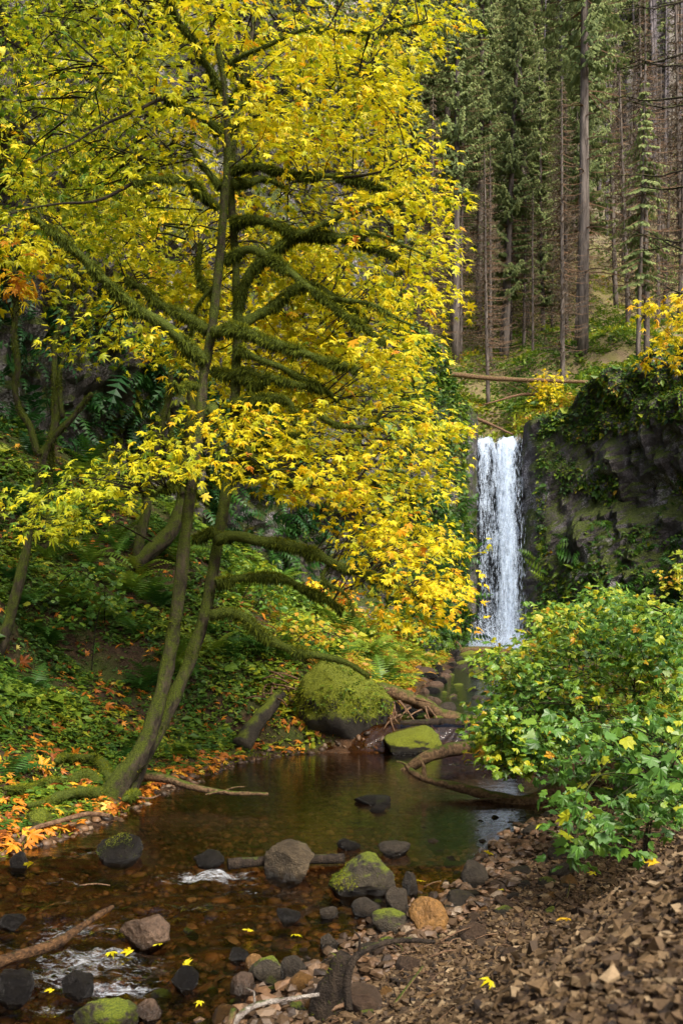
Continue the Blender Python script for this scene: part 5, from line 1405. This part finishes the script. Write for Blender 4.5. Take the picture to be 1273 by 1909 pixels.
# conifer at the right whose bare boughs sweep into the frame
cbp = at_px(1345, 34, 0)
TB = Tree('conifer', 'dark bare boughs sweeping in from a conifer beyond the right edge', 'tree', cbp, seed=8)
xr_, yr_ = cbp[0], cbp[1]
TB.limb('trunk', [cbp, cbp + (0.1, 0, 10), cbp + (0.15, 0.1, 20), cbp + (0.1, 0, 32)], 0.28, 0.08, 'fir_bark', 10, 0.1, 0, 0.6)
for py0, py1, x1, dy in ((-30, 20, 1150, -1), (60, 130, 1150, 0.5), (110, 105, 1165, -1.5), (165, 180, 1130, 1), (190, 185, 1160, -1), (290, 330, 1120, 0), (330, 345, 1190, 1), (440, 425, 1160, -1), (400, 470, 1180, 0.6), (470, 430, 1200, 0.5), (560, 520, 1220, 0)):
    a_ = P(1345, py0, yr_); b_ = P((1345 + x1) / 2, (py0 + py1) / 2 + 14, yr_ + dy * 0.5); c_ = P(x1, py1, yr_ + dy)
    pth = TB.limb('branch', [a_, b_, c_], 0.06, 0.012, 'twig', 6, 0.1, 0, 0.3, wiggle=0.08)
    acc = Acc()
    for q in range(14):
        i = TB.rng.integers(2, len(pth) - 1); e = pth[i] + TB.rng.normal(size=3) * np.array([0.35, 0.35, 0.12]) + np.array([-0.35, 0, -0.12])
        V, F = tube(np.array([pth[i], (pth[i] + e) / 2 + (0, 0, 0.04), e]), np.array([0.014, 0.01, 0.005]), 3, cap=False); acc.put(V, F)
    o = add('twigs', acc.mesh('twigs', M['twig']), TB.root, kind='stuff')

# ------------------------------------------------------------------ logs, sticks and driftwood
def log(name, label, pts, r0, r1, mat, cat='log', sides=12, rough=0.25, forks=(), step=0.12, wig=0.02, moss=0, freq=6.0):
    path = catmull(np.array(pts, float), step)
    path = path + np.stack([vnoise(path * 1.7 + k * 5.3) for k in range(3)], -1) * wig
    t = np.linspace(0, 1, len(path)); rad = (r0 + (r1 - r0) * t) * (1 + 0.18 * fbm(path * 1.5 + 3, 3))
    V, F = tube(path, rad, sides, rough, r0 * 17, freq)
    me = mesh('bark', V - path[0], F, M[mat], True)
    if not forks and not moss:
        return solo(name, mesh(name, V - path[0], F, M[mat], True), label, cat, loc=path[0])
    th = thing(name, label, cat, path[0])
    o = add('bark', me, th, path[0])
    for (i, dv, fr) in forks:
        b = path[int(i * (len(path) - 1))]; e = b + np.array(dv)
        fp = catmull([b, (b + e) / 2 + (0.02, 0, 0.03), e], 0.06)
        V, F = tube(fp, np.linspace(fr, fr * 0.4, len(fp)), 7, rough, 3.0, freq)
        add('branch_stub', mesh('branch_stub', V, F, M[mat], True), th)
    if moss:
        R, S, L, t = fuzz(path, rad, moss, np.random.default_rng(int(r0 * 1000)), 0.05, 0.5)
        o = add('moss', scatter_mesh('moss', [BLADE], R, S, L, t, M['moss']), th, kind='stuff'); o.color = (0, 0, 0, 1)
    return th
def G(px, py, up=0.0): return place_on(px, py) + np.array([0, 0, up])
kf = lambda Y, w: w / F_PX * Y / 2
# the fallen trunk bridging the notch above the falls
log('fallen_log', 'straight fallen tree trunk spanning the gap above the waterfall', [P(790, 690, 54), P(900, 704, 54), P(1000, 709, 54), P(1115, 712, 54)], 0.15, 0.10, 'drift', forks=[(0.3, (0.2, 0, 0.5), 0.03), (0.6, (0.3, -0.2, -0.5), 0.03)], step=0.6)
log('fallen_log', 'thin dead trunk lying on the slope just above the waterfall lip', [P(855, 765, 53.5), P(900, 785, 52.6), P(955, 810, 51.9)], 0.10, 0.05, 'dead_stick', step=0.5)
log('fallen_branch', 'dead bough with bare limbs leaning into the notch above the falls', [P(1045, 745, 55), P(980, 735, 54.5), P(900, 755, 54)], 0.12, 0.03, 'dead_stick', forks=[(0.3, (-0.8, 0, 0.7), 0.04), (0.5, (-0.9, 0, 0.5), 0.03), (0.4, (-0.6, 0, -0.6), 0.03), (0.7, (-0.7, 0, 0.4), 0.02)], step=0.4)
# driftwood round the pool
q0 = G(756, 1434)
log('fallen_log', 'mossy leaning log rising from the pool towards the bush', [q0 + (-0.1, 0, -0.12), P(800, 1410, 16.4), P(850, 1396, 17.0), P(925, 1382, 17.6), P(990, 1375, 18.0)], 0.09, 0.15, 'drift', rough=0.35)
log('driftwood_trunk', 'pale curved driftwood trunk reaching into the pool from the right bank', [P(762, 1436, 14.4), P(790, 1452, 14.3), P(850, 1466, 14.0), P(910, 1484, 13.6), P(960, 1497, 13.4), P(1010, 1487, 13.5), P(1060, 1458, 13.9), P(1120, 1432, 14.4), P(1190, 1410, 15)], 0.042, 0.17, 'drift', forks=[(0.06, (-0.05, 0.1, 0.28), 0.04), (0.02, (-0.18, 0, 0.12), 0.03), (0.45, (-0.9, -0.2, 0.03), 0.025), (0.6, (0.9, -0.6, 0.18), 0.05)], rough=0.4)
log('fallen_log', 'brown log with flaking bark lying across the creek above the ledge', [P(705, 1283, 21), P(760, 1300, 20.6), P(810, 1325, 20.2), P(850, 1342, 19.9), P(920, 1350, 19.7)], 0.16, 0.12, 'drift', rough=0.45, forks=[(0.35, (0.25, -0.2, 0.35), 0.05)])
log('ledge_log', 'half-buried log forming the lip of the small creek ledge', [P(745, 1352, 19.4), P(820, 1348, 19.3), P(900, 1352, 19.2), P(990, 1360, 19.1)], 0.09, 0.08, 'wet_wood')
gs = np.random.default_rng(12)
for i in range(16):
    a = gs.uniform(725, 800); b = gs.uniform(1300, 1335); Y = gs.uniform(19.2, 20.2); e = (gs.uniform(-45, 45), gs.uniform(8, 62))
    log('stick', 'dead stick in the tangle between the boulder and the creek log', [P(a, b, Y), P(a + e[0] * 0.5 + gs.normal() * 4, b + e[1] * 0.45, Y - 0.2), P(a + e[0], min(b + e[1], 1378), Y - 0.35)], 0.022, 0.010, 'dead_stick', 'stick', 6, wig=0.01)['group'] = 'sticks caught against the boulder'
for i in range(18):
    a = gs.uniform(490, 560); b = gs.uniform(1262, 1310); Y = gs.uniform(18.9, 20); e = (gs.uniform(-55, 55), gs.uniform(-14, 26))
    log('stick', 'dead stick in the brown brush heap left of the boulder', [P(a, b, Y), P(a + e[0] * 0.5, b + e[1] * 0.45 - 3, Y - 0.1), P(a + e[0], b + e[1], Y - 0.2)], 0.024, 0.010, 'dead_stick', 'stick', 6, wig=0.01)['group'] = 'sticks in the brush heap'
log('fallen_log', 'mossy broken log leaning down the bank left of the boulder', [P(450, 1392, 18.2), P(470, 1360, 18.5), P(497, 1325, 18.9), P(522, 1292, 19.3)], 0.17, 0.12, 'rock_moss_part', rough=0.4, moss=2500)
log('branch', 'dead branch lying from the maple foot out over the water', [G(245, 1465, 0.1), P(300, 1452, 13.9), P(360, 1467, 13.5), P(430, 1476, 13.2), P(500, 1481, 13.0)], 0.075, 0.02, 'drift', 'branch', forks=[(0.78, (-0.28, -0.35, 0.04), 0.025), (0.7, (0.3, -0.1, 0.09), 0.02)])
log('stick', 'thin twig from the maple roots trailing in the water', [G(245, 1490, 0.05), P(275, 1487, 12.9), P(300, 1480, 13.2)], 0.025, 0.012, 'dead_stick', 'stick', 6)
log('stick', 'orange-brown bent stick arching over the water at the left bank', [P(33, 1585, 10.6), P(42, 1565, 10.8), P(62, 1545, 11.0), P(110, 1530, 11.3), P(165, 1518, 11.6), P(205, 1522, 11.7)], 0.022, 0.032, 'dead_stick', 'stick', 7, forks=[(0.25, (-0.25, 0, -0.05), 0.014), (0.35, (0.0, -0.1, -0.25), 0.012)])
log('log', 'long brown half-sunk log slanting across the lower rapids', [P(-60, 1822, 6.75), P(0, 1792, 6.95), P(90, 1755, 7.25), P(160, 1722, 7.6), P(208, 1700, 7.85)], 0.048, 0.02, 'wet_log', rough=0.6, wig=0.06, freq=14.0)
log('log', 'reddish wet plank of driftwood wedged behind the round tan rock', [P(425, 1612, 9.75), P(500, 1606, 9.85), P(640, 1602, 9.95)], 0.05, 0.05, 'wet_wood')
for i, (a, b, Y0) in enumerate(((850, 1212, 46.5), (862, 1228, 45), (850, 1240, 43))):
    log('fallen_log', ('topmost log in the jam at the foot of the waterfall', 'middle log in the jam at the foot of the waterfall', 'lowest log in the jam at the foot of the waterfall')[i], [P(a, b + 4, Y0), P(a + 40, b, Y0 - 0.2), P(a + 110, b + 6, Y0 - 0.4)], 0.2, 0.16, 'drift', step=0.4, forks=[(0.2, (-0.35, 0, 0.5), 0.07)] if i == 0 else ())
log('log', 'dark log under the bush at the far right side of the pool', [P(930, 1405, 15.6), P(990, 1412, 15.4), P(1040, 1418, 15.2)], 0.06, 0.08, 'drift')
# foreground driftwood
sp = G(612, 1893)
log('stump', 'dark weathered mossy stump leaning at the gravel edge', [sp + (-0.06, -0.02, -0.12), sp + (-0.01, 0.0, 0.10), sp + (0.06, 0.02, 0.26), sp + (0.13, 0.03, 0.40)], 0.105, 0.055, 'wet_wood', 'stump', 14, 0.55, forks=[(0.8, (0.05, 0.02, 0.12), 0.03), (0.4, (0.12, 0.05, 0.22), 0.05), (0.2, (0.2, 0.02, 0.15), 0.06)], step=0.03, freq=14.0, moss=350)
log('branch', 'curved grey branch arching over the stump', [P(655, 1880, 5.75), P(652, 1830, 5.8), P(665, 1785, 5.85), P(700, 1760, 5.95), P(750, 1748, 6.1), P(812, 1755, 6.3)], 0.026, 0.014, 'wet_wood', 'branch', 8, 0.2, step=0.05, forks=[(0.35, (-0.03, 0, 0.14), 0.012)])
log('branch', 'pale white forked branch at the bottom edge', [P(425, 1925, 5.5), P(455, 1885, 5.6), P(490, 1868, 5.7), P(540, 1862, 5.8), P(600, 1852, 5.85)], 0.022, 0.012, 'pale_stick', 'branch', 8, 0.2, step=0.05, forks=[(0.38, (-0.05, 0, 0.10), 0.009)])
log('stick', 'short upright broken stick beside the white branch', [P(425, 1925, 5.3), P(436, 1880, 5.4)], 0.02, 0.018, 'drift', 'stick', 8, step=0.04)
for i, (a, b, c_, d_, w, lab) in enumerate(((735, 1890, 790, 1825, 0.014, 'brown straight stick propped on the gravel right of the stump'), (800, 1800, 850, 1795, 0.010, 'thin stick on the gravel behind the brown straight stick'), (700, 1770, 760, 1800, 0.008, 'thin pale twig lying on stones behind the stump'),
                                          (735, 1775, 750, 1795, 0.006, 'short crossed twig behind the stump'), (820, 1770, 880, 1750, 0.007, 'long thin twig on the gravel right of the orange rock'), (600, 1905, 700, 1885, 0.02, 'brown rough stick lying before the stump'), (1055, 1690, 1062, 1660, 0.006, 'short pale twig standing on the gravel crest'), (290, 1662, 410, 1670, 0.010, 'thin straw-coloured stick afloat above the rapids'), (790, 1665, 820, 1660, 0.006, 'little twig beside the upright grey stone'))):
    if 'afloat' in lab: a, b, c_, d_ = 148, 1663, 206, 1669
    q1, q2 = G(a, b, 0.06), G(c_, d_, 0.09)
    if np.linalg.norm(q2 - q1) > 1.6: q2 = q1 + (q2 - q1) * 1.2 / np.linalg.norm(q2 - q1)
    log('stick', lab, [q1, (q1 + q2) / 2 + (0.01, 0, 0.015), q2], w, w * 0.6, 'dead_stick' if i % 3 else 'drift', 'stick', 6, step=0.05, wig=0.008)

# moss and small plants over the big boulder and the low rock
for seed, nb, name in ((3, 9000, 'moss'), (4, 3500, 'moss'), (6, 2500, 'moss'), (11, 1500, 'moss'), (16, 1800, 'moss')):
    o_, V, F = rock_info[seed]
    a, b, c_ = V[F[:, 0]], V[F[:, 1]], V[F[:, 2]]
    nr = np.cross(b - a, c_ - a); ar = np.linalg.norm(nr, axis=1); nr /= ar[:, None]
    zrel = ((a + b + c_)[:, 2] / 3 - V[:, 2].min()) / np.ptp(V[:, 2])
    w = ar * sstep(0.30, 0.5, zrel + 0.12 * fbm(a * 3, 2)) * (nr[:, 2] > -0.35) * (0.15 if seed == 6 else 1)
    if seed in (6, 11): w *= sstep(-0.05, 0.15, fbm(a * 4, 2)) + 0.02
    i = r.choice(len(F), nb, p=w / w.sum()); u, v = r.random((2, nb, 1)); fl = u + v > 1
    u, v = np.where(fl, 1 - u, u), np.where(fl, 1 - v, v)
    L = a[i] + (b - a)[i] * u + (c_ - a)[i] * v
    sc = 1.0 if seed == 3 else 0.6
    ln = r.uniform(0.012, 0.034, nb) * sc * (1 + 0.9 * (nr[i, 2] < 0.25) * (seed == 3))
    yd = nr[i] * 0.8 + r.normal(size=(nb, 3)) * 0.5; yd[:, 2] -= 0.9 * (1 - np.clip(nr[i, 2], 0, 1))
    t = np.clip(0.66 + 0.7 * fbm(L * 3.5, 3) + r.normal(size=nb) * 0.12, 0, 1)
    q = add(name, scatter_mesh(name, [BLADE], frames(yd, r.normal(size=(nb, 3))), np.stack([ln * 0.45, ln, ln], -1), L, t, M['moss']), o_, kind='stuff'); q.color = (0, 0, 0, 1)
    if seed == 3:
        n = 420; i = r.choice(len(F), n, p=(w * (fbm(a * 2, 2) > -0.05)) / (w * (fbm(a * 2, 2) > -0.05)).sum())
        L = a[i] + nr[i] * 0.05
        q = add('small_plants', scatter_mesh('small_plants', [TRI, OVAL], rotmats(n, 0.5, r), 0.06 * np.exp(r.normal(size=n) * 0.3), L, np.clip(r.normal(0.5, 0.15, n), 0, 1), M['cover_leaf']), o_, kind='stuff'); q.color = (0, 0, 0, 1)


# twigs and crumbs of litter on the gravel
acc = Acc(); gt = np.random.default_rng(91)
for i in range(170):
    yy = gt.uniform(3.2, 12); xx = float(itp(RIGHT, yy)) + abs(gt.normal()) * 1.6
    p0 = np.array([xx, yy, float(H(np.array([xx]), np.array([yy]))[0]) + 0.035])
    an = gt.uniform(0, 6.28); ln = gt.uniform(0.06, 0.28)
    p1 = p0 + np.array([math.cos(an) * ln, math.sin(an) * ln, 0]); p1[2] = float(H(p1[None, 0], p1[None, 1])[0]) + 0.04
    V, F = tube(np.array([p0, (p0 + p1) / 2 + gt.normal(size=3) * 0.012, p1]), np.array([0.005, 0.004, 0.002]) * gt.uniform(0.7, 1.6), 4, cap=False); acc.put(V, F)
o = add('gravel_twigs', acc.mesh('gravel_twigs', M['dead_stick']), ground, kind='stuff')
